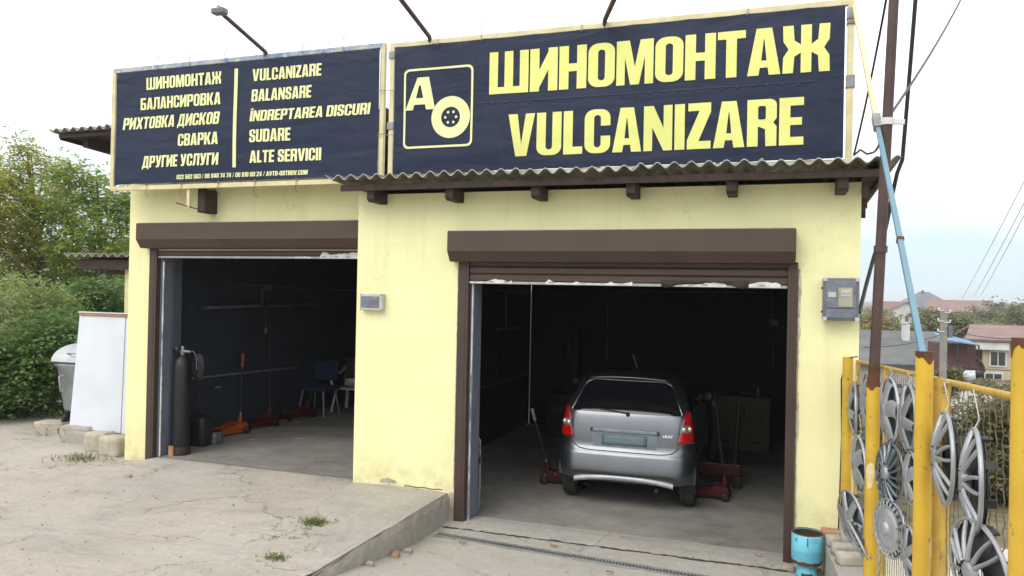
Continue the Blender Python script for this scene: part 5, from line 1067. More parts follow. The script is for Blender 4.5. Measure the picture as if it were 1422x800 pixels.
# ------------------------------------------------------------------ things in the right bay
pipe([(-4.18, 10.4, .955), (-4.18, 13.2, .93)], .014, 'level grey pipe on the left wall of the car bay', 'pipe_dim')
pipe([(-4.18, 13.38, .3), (-4.18, 13.38, 2.46), (-4.0, 13.4, 2.475), (-2.76, 13.4, 2.43), (-2.76, 13.4, 1.25)], .011, 'thin conduit framing the back corner of the car bay', 'pipe_dim', 'conduit', 'wall_conduit')
pipe([(-2.6, 13.4, 2.47), (-.6, 13.4, 2.50), (.02, 13.4, 2.50), (.05, 13.4, 1.3)], .012, 'thin conduit across the right of the car bay back wall', 'pipe_dim', 'conduit', 'wall_conduit')
b = MB(); b.box(-.02, .12, 13.36, 13.41, 1.95, 2.06); tag(b.build('junction_box', 'pipe_dim', bevel=.006), 'small junction box beside the right conduit of the car bay', 'junction box')
pipe([(-4.18, 10.9, 2.47), (-4.18, 13.1, 2.42)], .010, 'faint conduit high on the car bay left wall', 'pipe_dim', 'conduit', 'wall_conduit')
t = thing('shelf_lamp', 'narrow unlit lamp bar hung from a rod on the car bay left wall', 'lamp', (-4.17, 11.9, 1.8))
b = MB(); b.tube([(-4.17, 11.9, 2.42), (-4.17, 11.93, 1.83)], .012, 6); b.build('rod', 'pipe', t)
b = MB(); b.bar((-4.16, 11.4, 1.825), (-4.16, 12.45, 1.805), .03, .022); b.build('bar', 'alu', t)
b = MB(); b.tube([(-4.16, 11.45, 1.82), (-4.16, 11.48, 1.12)], .005, 5); b.tube([(-4.16, 11.48, 1.15), (-4.16, 11.48, 1.08)], .014, 6); b.build('pull_cord', 'pipe_dim', t)
t = thing('tool_cabinet', 'tan two door cabinet with a lower drawer row at the back of the car bay', 'cabinet', (-.42, 12.7, 0))
b = MB(); b.box(-.86, .02, 12.45, 12.95, .0, .86); b.build('carcass', 'cabinet', t, bevel=.006)
for x0, x1 in ((-.85, -.43), (-.415, .01)):
    b = MB(); b.box(x0, x1, 12.428, 12.448, .30, .85); dr = b.build('door', 'cabinet', t, bevel=.004)
    b = MB(); b.box((x1 - .06) if x0 < -.5 else (x0 + .03), (x1 - .03) if x0 < -.5 else (x0 + .06), 12.41, 12.428, .55, .66); b.build('handle', 'black_steel', dr)
    b = MB(); b.box(x0, x1, 12.428, 12.448, .05, .28); dr = b.build('drawer', 'cabinet', t, bevel=.004)
    b = MB(); b.box((x0 + x1) / 2 - .07, (x0 + x1) / 2 + .07, 12.41, 12.428, .15, .175); b.build('handle', 'black_steel', dr)
t = thing('hand_grinder', 'dark hand tool lying on top of the tan cabinet', 'tool', (-.55, 12.6, .86))
b = MB(); b.tube([(-.72, 12.6, .90), (-.42, 12.62, .91)], [.03, .035], 10); b.build('motor_body', 'black_steel', t); b = MB(); b.lathe([(0, 0), (.06, 0), (.06, .01), (0, .01)], (-.40, 12.62, .89), 14); b.build('disc', 'pipe', t)
o_ = tag((lambda b: b.lathe([(0, .86), (.022, .86), (.022, .95), (.01, .98), (.01, 1.0), (0, 1.0)], (-.17, 12.6, 0), 12).build('small_bottle', 'pipe'))(MB()), 'small bottle standing on the right of the tan cabinet top', 'bottle')
t = thing('tyre_changer', 'dim tyre changing machine at the back left of the car bay', 'machine', (-3.2, 12.6, 0))
b = MB(); b.box(-3.55, -2.95, 12.3, 12.9, 0, .75); b.build('base', 'black_steel', t, bevel=.02)
b = MB(); b.lathe([(0, .82), (.26, .82), (.26, .79), (.08, .76)], (-3.25, 12.55, 0), 24); b.build('turntable', 'black_steel', t)
b = MB(); b.box(-3.35, -3.18, 12.95, 13.15, 0, 1.75); b.bar((-3.26, 13.05, 1.7), (-3.26, 12.55, 1.7), .08, .08); b.tube([(-3.26, 12.6, 1.72), (-3.26, 12.6, 1.05)], .025, 8); b.build('arm_column', 'black_steel', t, bevel=.008)
b = MB(); b.box(-3.42, -3.26, 12.28, 12.295, .42, .54); b.build('rating_plate', 'cabinet', t)
b = MB(); b.lathe([(0, -.02), (.05, -.015), (.05, .01)], (-3.1, 12.5, .95), 12, 'Y'); b.build('gauge', 'pipe', t)
t = thing('support_stand', 'dark upright stand with a pale gauge right behind the silver car', 'stand', (-1.0, 11.0, 0))
b = MB(); b.tube([(-.72, 10.9, 0), (-.72, 10.9, 1.05)], .035, 10); b.lathe([(0, 0), (.2, 0), (.2, .03), (.04, .06)], (-.72, 10.9, 0), 18); b.build('column', 'black_steel', t)
b = MB(); b.lathe([(0, -.01), (.010, -.008), (.012, .01)], (-.74, 10.86, .92), 12, 'Y'); b.tube([(-.74, 10.87, .92), (-.72, 10.88, 1.10)], .006, 6); b.build('gauge', 'alu', t)
t = thing('air_hose', 'pale air hose hanging just inside the wide door beside the blue grey jamb', 'hose', (-2.965, 7.75, .6))
b = MB(); b.tube([(-3.02, 7.72, .86), (-2.97, 7.72, .80), (-2.965, 7.72, .55), (-2.9655, 7.72, .30), (-2.975, 7.72, .06)], .014, 8); b.build('hose', 'pipe', t)
b = MB(); b.tube([(-2.9655, 7.72, .62), (-2.9655, 7.72, .56)], .022, 8); b.build('red_fitting', 'red', t)
b = MB()
for k in range(3): b.tube([(-3.02 + .04 * k, 7.72, .75 - .08 * k), (-2.965, 7.715, .74 - .09 * k), (-2.960, 7.72, .70 - .09 * k)], .012, 6)
b.build('coils', 'pipe_dim', t)
pipe([(-4.17, 10.9, -.0 + .03), (-4.17, 12.9, .03)], .012, 'dim pipe lying along the foot of the car bay left wall', 'pipe')
# ------------------------------------------------------------------ left side of the building
t = thing('lean_to_shed', 'low lean-to with corrugated cement roof against the left side of the workshop', 'shed', (-9, 8.9, .2))
shr = corrugated('roof', -9.75, -7.93, 8.35, 11.0, lambda y: 2.83 - .03 * (y - 8.3), parent=t)
b = MB(); b.bar((-9.6, 8.48, 2.70), (-7.95, 8.48, 2.70), .06, .13); b.bar((-9.2, 8.6, 2.60), (-7.95, 8.6, 2.58), .05, .07); b.bar((-9.6, 8.5, 2.74), (-9.6, 10.9, 2.68), .05, .08); b.build('roof_beam', 'wood_dark', t)
b = MB(); b.add([(-9.6, 8.5, 2.775), (-7.95, 8.5, 2.775), (-7.95, 10.9, 2.70), (-9.6, 10.9, 2.70)], [(0, 1, 2, 3)]); b.build('soffit', 'wood_dark', t, solid=.01)
for x, y in ((-8.80, 8.62), (-9.5, 10.8)): b = MB(); b.bar((x, y, .2), (x, y, 2.68), .09, .09); b.build('post', 'cream_steel', t)
t = thing('white_board', 'tall white coated board with a raw wooden top edge leaning on the left wall', 'board', (-8.9, 8.25, .3))
def slab(x0, x1, ya, yb, z0, z1, lean_x=.10):                       # leaning slab
    b = MB(); b.add([(x0, ya, z0), (x1, ya, z0), (x1, ya + .03, z0), (x0, ya + .03, z0), (x0 + lean_x, yb, z1), (x1, yb, z1), (x1, yb + .03, z1), (x0 + lean_x, yb + .03, z1)],
                    [(0, 3, 2, 1), (4, 5, 6, 7), (0, 1, 5, 4), (1, 2, 6, 5), (2, 3, 7, 6), (3, 0, 4, 7)]); return b
slab(-9.50, -8.56, 8.28, 8.32, .345, 1.965).build('panel', 'panel_white', t, bevel=.004)
slab(-8.548, -8.40, 8.285, 8.325, .335, 1.965, 0).build('panel', 'panel_white', t, bevel=.004)
b = MB(); b.box(-9.39, -8.42, 8.30, 8.37, 1.968, 2.005); b.build('wooden_edge', 'wood_raw', t, bevel=.003)
b = MB(); b.box(-9.40, -8.42, 8.29, 8.38, 2.007, 2.02); b.build('top_strip', 'panel_white', t)
for k, (px, py, dims, mat, lab, rot) in enumerate((
        (112, 603, (.52, .34, .26), 'kerbc', 'wide grey stone under the left end of the white board', .1),
        (138, 600, (.40, .30, .20), 'kerbc', 'flat grey slab under the middle of the white board', .0),
        (162, 605, (.34, .30, .20), 'stone', 'pale stone tucked under the right end of the white board', .2),
        (134, 623, (.30, .26, .27), 'stone', 'squarish limestone block in front of the white board', .3),
        (157, 626, (.36, .28, .27), 'stone', 'ochre limestone block touching the yellow left pillar', -.1),
        (72, 584, (.5, .3, .12), 'stone', 'flat pale slab lying beside the waste container wheel', .2))):
    z = .18; d = fw + rt * ((px - PCX) / FPX) - up * ((py - PCY) / FPX)
    yy = (8.33, 8.36, 8.18, 7.98, 7.86, 9.0)[k]; P = EYE + d * (yy / d.y)
    o_ = rough_block(dims, 20 + k, .035, 4).build('stone_block', mat); o_.location = (P.x, yy + .05, zleft(P.x, yy) + dims[2] * .42); o_.rotation_euler = (0, 0, rot); tag(o_, lab, 'stone', 'stones by the left pillar')
b = MB(); b.box(-9.5, -8.42, 8.20, 8.55, .02, .33); tag(b.build('support_slab', 'kerbc', bevel=.03), 'low rough concrete slab carrying the white board', 'slab')
# four wheeled waste container with rounded lid
t = thing('waste_container', 'grey metal four wheeled waste container with domed pale lid behind the board', 'waste container', (-10.1, 9.4, .2))
cx_, cy_, wx, wy = -10.08, 9.48, .62, .46
b = MB()
def ringc(k, z, r_=.06): return [(cx_ + x * wx * k, cy_ + y * wy * k, z) for x, y in [(math.copysign(1, math.cos(a)) * min(1, abs(math.cos(a)) * 1.35), math.copysign(1, math.sin(a)) * min(1, abs(math.sin(a)) * 1.35)) for a in lin(0, 2 * PI, 32)]]
rr_ = [ringc(.80, .40), ringc(.84, .44), ringc(.98, 1.10), ringc(1.04, 1.12), ringc(1.04, 1.17), ringc(.98, 1.17)]
b.grid(rr_); b.add(rr_[0][:-1], [tuple(reversed(range(32)))]); b.build('body', 'bin', t)
b = MB(); b.grid([[(cx_ + x, cy_ - .48 * math.cos(a), 1.185 + .26 * math.sin(a)) for x in lin(-.66, .66, 12)] for a in lin(0, PI, 14)])
for sx_ in (-1, 1): pts = [(cx_ + .66 * sx_, cy_ - .48 * math.cos(a), 1.185 + .26 * math.sin(a)) for a in lin(0, PI, 14)]; b.add(pts, [tuple(range(15))])
ld = b.build('lid', 'bin_lid', t)
b = MB(); b.tube([(cx_ - .3, cy_ - .44, 1.30), (cx_ - .3, cy_ - .50, 1.33), (cx_ - .1, cy_ - .50, 1.33), (cx_ - .1, cy_ - .44, 1.30)], .010, 6); b.build('lid_handle', 'steel_grey', ld)
b = MB(); b.box(cx_ - .66, cx_ + .66, cy_ - .50, cy_ + .5, 1.172, 1.186); b.build('rubber_seal', 'black_plastic', t)
for sx_ in (-.7, .1): b = MB(); b.tube([(cx_ + sx_ * .6, cy_ - .45, .98), (cx_ + sx_ * .6, cy_ - .53, .96), (cx_ + sx_ * .6, cy_ - .50, .72), (cx_ + sx_ * .6, cy_ - .42, .74)], .012, 6); b.build('side_handle', 'bin_lid', t)
for sx_, sy_ in ((-1, -1), (1, -1), (-1, 1), (1, 1)):
    x, y = cx_ + .42 * sx_, cy_ + .33 * sy_
    b = MB(); b.prism([(y - .07, .41), (y + .07, .41), (y + .02, .28), (y - .02, .28)], x - .045, x + .045, 'X'); fk = b.build('caster_fork', 'black_steel', t)
    b = MB(); b.lathe([(0, -.022), (.06, -.026), (.10, -.02), (.10, .02), (.06, .026), (0, .022)], (x, y - .03, .265), 20, 'X'); b.build('caster_wheel', 'rubber', fk)

# ------------------------------------------------------------------ foliage
def add_leaves(vs, fs, rng, centers, dirs, n_leaf, ll, lw, spread):
    """sprays of small diamond leaflets along drooping stems"""
    k = len(centers)
    for j in range(n_leaf):
        u = (j + 1) / n_leaf; side = 1 if j % 2 else -1
        droop = np.array([0, 0, -1.0])[None, :] * (u * u * spread * .35)
        p = centers + dirs * (u * spread) + droop
        perp = np.cross(dirs, np.array([0, 0, 1.0])); perp /= (np.linalg.norm(perp, axis=1, keepdims=True) + 1e-6)
        d = dirs * .45 + perp * side * .8 + rng.normal(0, .28, (k, 3)); d[:, 2] -= .18; d /= np.linalg.norm(d, axis=1, keepdims=True)
        q_ = np.cross(d, rng.normal(0, 1, (k, 3)) * .5 + np.array([0, 0, 1.0])); q_ /= (np.linalg.norm(q_, axis=1, keepdims=True) + 1e-6)
        L_ = ll * rng.uniform(.65, 1.25, (k, 1)); w_ = lw * rng.uniform(.7, 1.2, (k, 1))
        o_ = sum(len(a) for a in vs)
        vs.append(np.stack([p, p + d * L_ * .5 + q_ * w_, p + d * L_, p + d * L_ * .5 - q_ * w_], 1).reshape(-1, 3))
        fs.append((np.arange(k)[:, None] * 4 + np.arange(4)[None, :]) + o_)
def foliage_obj(name, vs, fs, mat, parent=None):
    V = np.concatenate(vs); Fc = np.concatenate(fs); me = bpy.data.meshes.new(name)
    me.vertices.add(len(V)); me.vertices.foreach_set('co', V.ravel()); me.loops.add(Fc.size); me.loops.foreach_set('vertex_index', Fc.ravel().astype(np.int32))
    me.polygons.add(len(Fc)); me.polygons.foreach_set('loop_start', np.arange(0, Fc.size, 4, dtype=np.int32)); me.polygons.foreach_set('loop_total', np.full(len(Fc), 4, dtype=np.int32))
    me.update(calc_edges=True); me.materials.append(M[mat]); o_ = bpy.data.objects.new(name, me); col.objects.link(o_)
    if parent: put(o_, parent)
    return o_
def tree(label, base, lobes, leaf, clumps=60, sprays=26, nleaf=7, ll=.11, lw=.026, spread=.34, clump_r=.42, trunk=.12, seed=1, name='tree', cat='tree', group=None, limbs=18, bare=0.0):
    rng = np.random.default_rng(seed); rnd = random.Random(seed); base = Vector(base)
    t = thing(name, label, cat, base, group); C_ = []; LW = np.array([l[3] * l[4] * l[5] for l in lobes]) ** .7; LW = LW / LW.sum()
    for i in range(clumps):
        l = lobes[rng.choice(len(lobes), p=LW)]; d = rng.normal(0, 1, 3); d /= np.linalg.norm(d); rad = rng.uniform(.25, 1.0) ** .5
        C_.append(np.array(l[:3]) + d * rad * np.array(l[3:6]))
    C_ = np.array(C_); vs, fs = [], []
    for mult in (1.0, .6):
        k = int(clumps * sprays * (.7 if mult == 1 else .3)); ci = rng.integers(0, clumps, k)
        cen = C_[ci] + rng.normal(0, 1, (k, 3)) * clump_r * np.array([.55, .55, .40]) * mult
        mid = np.array([base.x, base.y, 0]) ; dr = (cen - mid) * np.array([1, 1, .0]); dr /= (np.linalg.norm(dr, axis=1, keepdims=True) + 1e-6)
        dr = dr * .5 + rng.normal(0, .65, (k, 3)); dr[:, 2] = dr[:, 2] * .6 + .15; dr /= np.linalg.norm(dr, axis=1, keepdims=True)
        add_leaves(vs, fs, rng, cen, dr, nleaf, ll, lw, spread)
    foliage_obj('crown', vs, fs, leaf, t)
    b = MB(); top = Vector((sum(l[0] for l in lobes) / len(lobes), sum(l[1] for l in lobes) / len(lobes), max(l[2] + l[5] * .3 for l in lobes)))
    mid = base.lerp(top, .5) + Vector((rnd.uniform(-.2, .2), rnd.uniform(-.2, .2), 0)); pts = [base - Vector((0, 0, .1)), base.lerp(mid, .5), mid, mid.lerp(top, .6), top]
    b.tube(pts, [trunk * 1.25, trunk, trunk * .75, trunk * .45, trunk * .12], 9)
    idx = rng.permutation(clumps)[:limbs]
    for i in idx:
        e = Vector(C_[i]); h = max(.12, min(.9, (e.z - base.z) / max(.1, top.z - base.z) - .22)); s_ = base.lerp(mid, min(1, h * 2)) if h < .5 else mid.lerp(top, (h - .5) * 2)
        m_ = s_.lerp(e, .5) + Vector((rnd.uniform(-.1, .1), rnd.uniform(-.1, .1), rnd.uniform(.0, .2))); r_ = trunk * (.30 - .18 * h)
        b.tube([s_, m_, e, e + (e - m_) * .35], [r_, r_ * .65, r_ * .35, r_ * .12], 5, False)
    b.build('trunk', 'bark', t, recalc=False); return t
def lobe(px, py, D, rx, rz, ry=None): p = at(px, py, D); return (p.x, p.y, p.z, rx, ry or rx, rz)
def gbase(px, D, z=.1): p = at(px, 400, D); return (p.x, p.y, z)
def LB(D, *q): return [lobe(x, y, D + .35 * ((i * 7) % 3 - 1), rx * D / FPX, rz_ * D / FPX) for i, (x, y, rx, rz_) in enumerate(q)]   # lobes given by their size in the view
tree('tall yellowing tree at the left edge with feathery sparse crown', gbase(50, 20), LB(20, (30, 215, 26, 26), (55, 250, 45, 26), (12, 275, 45, 35), (62, 305, 48, 34), (20, 335, 55, 34)), 'leaf_yellow', clumps=100, sprays=18, seed=2, trunk=.14, clump_r=.36, ll=.12, lw=.026, limbs=30)
tree('green and yellow tree whose crown reaches the left banner sign', gbase(140, 19), LB(19, (112, 248, 28, 18), (145, 270, 35, 22), (100, 300, 42, 34), (150, 325, 40, 40), (172, 290, 28, 30), (120, 355, 50, 30)), 'leaf_green', clumps=100, sprays=19, seed=5, trunk=.13, clump_r=.40, ll=.125, lw=.028, limbs=28)
tree('shadier green tree between the yellowing tree and the lean-to roof', gbase(90, 22), LB(22, (80, 375, 60, 34), (40, 385, 50, 36), (120, 400, 50, 40), (150, 370, 40, 34)), 'leaf_green', clumps=90, sprays=22, seed=9, clump_r=.5, ll=.13, lw=.032)
tree('pale green tree mostly outside the left edge of the photo', gbase(-30, 19), LB(19, (-35, 300, 55, 60), (-15, 365, 40, 40), (-25, 245, 35, 34)), 'leaf_yellow', clumps=60, sprays=20, seed=13, ll=.12, lw=.026)
tree('green tree showing behind the yellow left pillar', gbase(215, 24), LB(24, (190, 390, 55, 60), (205, 340, 50, 45), (170, 445, 50, 45)), 'leaf_green', clumps=50, sprays=20, seed=17, clump_r=.55, ll=.13, lw=.03)
tree('soft blue green bush rising at the left edge of the drive', gbase(30, 14), LB(14, (22, 428, 48, 22), (52, 450, 42, 24), (5, 470, 55, 34), (70, 455, 34, 26), (62, 490, 42, 30), (12, 398, 20, 26), (40, 408, 16, 26), (66, 424, 16, 24), (86, 440, 14, 24), (-2, 420, 20, 26)), 'leaf_bush', clumps=95, sprays=22, nleaf=7, ll=.10, lw=.018, spread=.42, clump_r=.28, trunk=.05, seed=21, name='bush', cat='bush', limbs=14)
tree('dark leafy bush low behind the waste container', gbase(62, 13.4), LB(13.4, (45, 525, 48, 36), (20, 550, 44, 26), (62, 555, 26, 22), (85, 475, 40, 46), (100, 520, 36, 46)), 'leaf_dark', clumps=85, sprays=22, nleaf=6, ll=.10, lw=.028, spread=.36, clump_r=.28, trunk=.05, seed=25, name='bush', cat='bush', limbs=10)
tree('dark bush at the very left edge in front of the trees', gbase(-25, 13), LB(13, (-20, 520, 48, 46), (-8, 562, 40, 20)), 'leaf_dark', clumps=50, sprays=30, ll=.095, lw=.028, spread=.24, clump_r=.26, trunk=.05, seed=29, name='bush', cat='bush', limbs=8)
tree('green undergrowth bush filling the gap below the lean-to roof', gbase(140, 17), LB(17, (115, 430, 50, 34), (150, 480, 50, 44), (100, 470, 44, 40), (165, 420, 30, 30)), 'leaf_dark', clumps=90, sprays=30, ll=.11, lw=.03, clump_r=.36, trunk=.06, seed=33, name='bush', cat='bush', limbs=10)

def tuft(label, x, y, z, n, h, r_, seed, group='weeds in the concrete', mat='grass'):
    rng = np.random.default_rng(seed); vs, fs = [], []; c = np.stack([rng.normal(x, r_, n), rng.normal(y, r_ * .7, n), np.full(n, z)], 1)
    d = rng.normal(0, .55, (n, 3)); d[:, 2] = np.abs(rng.normal(1, .3, n)); d /= np.linalg.norm(d, axis=1, keepdims=True); s_ = np.cross(d, rng.normal(0, 1, (n, 3))); s_ /= np.linalg.norm(s_, axis=1, keepdims=True)
    L_ = h * rng.uniform(.4, 1.1, (n, 1)); w_ = .004
    vs.append(np.stack([c - s_ * w_, c + s_ * w_, c + d * L_ * .6 + s_ * w_ * .9, c + d * L_ + np.array([0, 0, -.15]) * L_ * np.abs(rng.normal(1, .5, (n, 1)))], 1).reshape(-1, 3)); fs.append(np.arange(n)[:, None] * 4 + np.arange(4)[None, :])
    add_leaves(vs, fs, rng, c[: n // 2] + np.array([0, 0, h * .2]), d[: n // 2], 4, .022, .006, h * .8)
    return tag(foliage_obj('weed_tuft', vs, fs, mat), label, 'weed', group)
tuft('weed tuft growing at the broken corner of the kerb platform', -3.86, 5.93, .262, 150, .12, .07, 1)
tuft('small weed growing from the crack left of the kerb end', -3.64, 5.06, .275, 90, .07, .05, 2)
tuft('tiny weed just above the crack weed on the drive', -3.92, 5.47, .265, 40, .05, .04, 3)
tuft('dry grass tuft below the limestone blocks', -8.35, 7.45, .145, 170, .10, .16, 4)
tuft('thin dry grass strip behind the waste container wheel', -9.9, 8.75, .15, 140, .12, .25, 5)
tuft('dry grass at the foot of the bushes on the far left', -12.2, 10.3, .17, 240, .16, .5, 6)
tuft('grass at the foot of the dark bush left of the container', -11.4, 10.3, .16, 240, .18, .4, 7)
tuft('low weed under the fence near the brown pole', .76, 4.9, .15, 120, .22, .12, 8)
# fallen leaves and grit on the concrete
rnd = random.Random(77); b = MB()
for i in range(330):
    if i % 3 == 0: x, y = rnd.uniform(-3.1, .4), rnd.uniform(4.5, 7.3); z = zramp(y) + .006
    else: x, y = rnd.uniform(-9, -3.4), rnd.uniform(3.6, 7.6); z = zleft(x, y) + .006
    if -4.36 < x < -3.2 and y > 4.85: continue
    s_ = rnd.uniform(.005, .013); a = rnd.uniform(0, 6)
    b.add([(x + s_ * math.cos(a), y + s_ * math.sin(a), z), (x - s_ * math.sin(a) * .6, y + s_ * math.cos(a) * .6, z + s_ * .5), (x - s_ * math.cos(a), y - s_ * math.sin(a), z), (x + s_ * math.sin(a) * .6, y - s_ * math.cos(a) * .6, z - .002)], [(0, 1, 2, 3)])
tag(b.build('grit', 'soil', recalc=False), 'scattered grit and crumbs on the concrete drive', 'grit', kind='stuff')
for k, (x, y, lab) in enumerate(((-1.95, 6.98, 'dry curled leaf lying between the grate and the threshold'), (-2.78, 6.72, 'dry tan leaf lying just below the left end of the grate'), (-1.3, 6.45, 'dry tan leaf on the ramp below the middle of the grate'), (-.1, 7.42, 'dry leaf on the threshold near the right rail'))):
    z = zramp(y) + .016; b = MB(); b.grid([[(x + .07 * u, y + .022 * v * (1 - abs(u - .5) * 1.8), z + .012 * abs(v)) for u in lin(0, 1, 5)] for v in (-1, 0, 1)]); tag(b.build('fallen_leaf', 'wood_raw'), lab, 'leaf', 'dry leaves on the ramp')
for k, (x, y, lab) in enumerate(((-3.1, 6.03, 'reddish stone chip at the kerb foot'), (-3.08, 6.25, 'dark chip at the kerb foot above the reddish one'), (-3.12, 5.62, 'small chip near the low end of the kerb'), (-7.0, 6.9, 'dark pebble on the left drive'), (-3.13, 6.1, 'pinkish mortar lump against the kerb foot'))):
    o_ = rough_block((.07, .05, .04), 200 + k, .06).build('stone_chip', 'brick' if k in (0, 4) else 'block'); o_.location = (x, y, (zramp(y) if x > -3.2 else zleft(x, y)) + .012); tag(o_, lab, 'stone', 'stone chips on the concrete')

# ------------------------------------------------------------------ beyond the fence, near
tree('brown green shrub behind the fence between the two tall posts', gbase(1330, 11.5, -.4), [lobe(1320, 600, 11.5, .7, .55), lobe(1350, 640, 11.2, .6, .45), lobe(1300, 640, 11.5, .6, .5), lobe(1380, 620, 11.8, .7, .55)], 'leaf_autumn', clumps=90, sprays=26, ll=.085, lw=.022, clump_r=.3, trunk=.04, seed=41, name='shrub', cat='shrub', limbs=26)
tree('brown shrub behind the fence at the right edge', gbase(1420, 11, -.4), [lobe(1410, 590, 11, .5, .45), lobe(1430, 640, 11, .7, .5), lobe(1395, 655, 10.8, .4, .4)], 'leaf_autumn', clumps=60, sprays=24, ll=.085, lw=.022, clump_r=.3, trunk=.04, seed=43, name='shrub', cat='shrub', limbs=24)
tree('dark green shrub seen through the mesh behind the finned hubcap', gbase(1245, 13, -.5), [lobe(1245, 600, 13, .6, .6), lobe(1225, 650, 13, .6, .5), lobe(1270, 640, 12.6, .6, .6), lobe(1205, 620, 13.4, .4, .5)], 'leaf_bush', clumps=80, sprays=28, ll=.09, lw=.022, clump_r=.32, trunk=.05, seed=47, name='shrub', cat='shrub', limbs=10)

# ------------------------------------------------------------------ the slope with houses
def zt(p): return zterr(p.x, p.y)
def wquad(b, o, X, Y, Z, lx, ly, lz): pass
class Loc:                                                          # local frame: X to the right as seen, Y away, turned by rot
    def __init__(s, o, rot): s.o = Vector(o); s.c, s.n = math.cos(rot), math.sin(rot)
    def __call__(s, x, y, z): return (s.o.x + x * s.c - y * s.n, s.o.y + x * s.n + y * s.c, s.o.z + z)
def lbox(b, T, x0, x1, y0, y1, z0, z1):
    return b.add([T(x0, y0, z0), T(x1, y0, z0), T(x1, y1, z0), T(x0, y1, z0), T(x0, y0, z1), T(x1, y0, z1), T(x1, y1, z1), T(x0, y1, z1)], [(0, 3, 2, 1), (4, 5, 6, 7), (0, 1, 5, 4), (1, 2, 6, 5), (2, 3, 7, 6), (3, 0, 4, 7)])
def window(par, T, x0, x1, y, z0, z1):
    b = MB(); lbox(b, T, x0, x1, y - .05, y + .05, z0, z1); f = b.build('window', 'frame_white', par)
    m_ = (x1 - x0) * .1; b = MB(); lbox(b, T, x0 + m_, (x0 + x1) / 2 - m_ / 3, y - .07, y - .055, z0 + m_, z1 - m_); lbox(b, T, (x0 + x1) / 2 + m_ / 3, x1 - m_, y - .07, y - .055, z0 + m_, z1 - m_); b.build('pane', 'window_dark', f)
def house(label, o, rot, w_, d_, h, rh, wall, rf, kind='gable', wins=(), ov=.4, name='house'):
    T = Loc(o, rot); t = thing(name, label, 'house', o); b = MB(); lbox(b, T, -w_ / 2, w_ / 2, 0, d_, -1.5, h)
    if kind == 'gable_front': b.add([T(-w_ / 2, .001, h), T(w_ / 2, .001, h), T(0, .001, h + rh)], [(0, 1, 2)]); b.add([T(-w_ / 2, d_ - .001, h), T(w_ / 2, d_ - .001, h), T(0, d_ - .001, h + rh)], [(0, 2, 1)])
    b.build('wall', wall, t); b = MB(); A, D_ = w_ / 2 + ov, d_ + ov
    if kind == 'hip': rl = max(0.2, w_ / 2 - d_ / 2); v_ = [T(-A, -ov, h - .1), T(A, -ov, h - .1), T(A, D_, h - .1), T(-A, D_, h - .1), T(-rl, d_ / 2, h + rh), T(rl, d_ / 2, h + rh)]; f = [(0, 1, 5, 4), (1, 2, 5), (2, 3, 4, 5), (3, 0, 4), (3, 2, 1, 0)]
    elif kind == 'gable': v_ = [T(-A, -ov, h - .15), T(A, -ov, h - .15), T(A, D_, h - .15), T(-A, D_, h - .15), T(-A, d_ / 2, h + rh), T(A, d_ / 2, h + rh)]; f = [(0, 1, 5, 4), (1, 2, 5), (2, 3, 4, 5), (3, 0, 4), (3, 2, 1, 0)]
    elif kind == 'gable_front': v_ = [T(-A, -ov, h - .1), T(0, -ov, h + rh + .12), T(A, -ov, h - .1), T(-A, D_, h - .1), T(0, D_, h + rh + .12), T(A, D_, h - .1)]; f = [(0, 1, 4, 3), (1, 2, 5, 4)]
    else: v_ = [T(-A, -ov, h + .05), T(A, -ov, h + .05), T(A, D_, h + rh), T(-A, D_, h + rh)]; f = [(0, 1, 2, 3)]
    b.add(v_, f); r_ = b.build('roof', rf, t, recalc=kind in ('hip', 'gable'), solid=.12 if kind in ('gable_front', 'mono') else 0)
    for x0, x1, z0, z1 in wins: window(t, T, x0, x1, -.02, z0, z1)
    return t, T, r_
YW = -yaw
def P_(px, py, D): return at(px, py, D)
# far houses on the skyline
o = P_(1300, 456, 150); t, T, r_ = house('far house with steep blue grey hip roof on the skyline', o, .25, 13, 11, 2.6, 4.6, 'orange_wall', 'roof_slate', 'hip')
b = MB(); lbox(b, T, -.5, -.1, 5.2, 5.6, 6.2, 7.5); b.build('chimney', 'roof_brown', r_)
o = P_(1258, 452, 146); house('far white gabled house with two small windows left of the hip roofed house', o, .35, 7.6, 9, 2.6, 1.8, 'white_wall', 'roof_brown', 'gable_front', [(-.3, .5, .6, 2.0), (2.0, 3.0, .5, 2.0)])
o = P_(1333, 452, 138); house('far cream gabled house with red roof right of the hip roofed house', o, -.2, 9.5, 7, 2.6, 2.0, 'cream_wall', 'roof_red', 'gable', [(-3, -2, .6, 1.8)])
# slab roofed brick building
o = P_(1268, 530, 46); T = Loc(o, .12); t = thing('brick_outbuilding', 'long low white brick outbuilding with a broad grey felt roof', 'building', o)
b = MB(); lbox(b, T, -4.6, 3.0, 0, 6, -1.5, .95); b.build('wall', 'white_brick', t)
b = MB(); b.add([T(-4.9, -.35, .92), T(3.2, -.35, 1.0), T(3.2, 6.3, 2.75), T(-4.9, 6.3, 2.75)], [(0, 1, 2, 3)]); r_ = b.build('roof', 'roof_felt', t, solid=.16)
b = MB(); lbox(b, T, .55, .95, 4.2, 4.6, 2.2, 3.5); b.build('chimney', 'white_wall', r_)
b = MB(); lbox(b, T, 2.0, 2.9, 1.0, 1.8, 1.45, 2.3); b.build('roof_hatch', 'frame_white', r_)
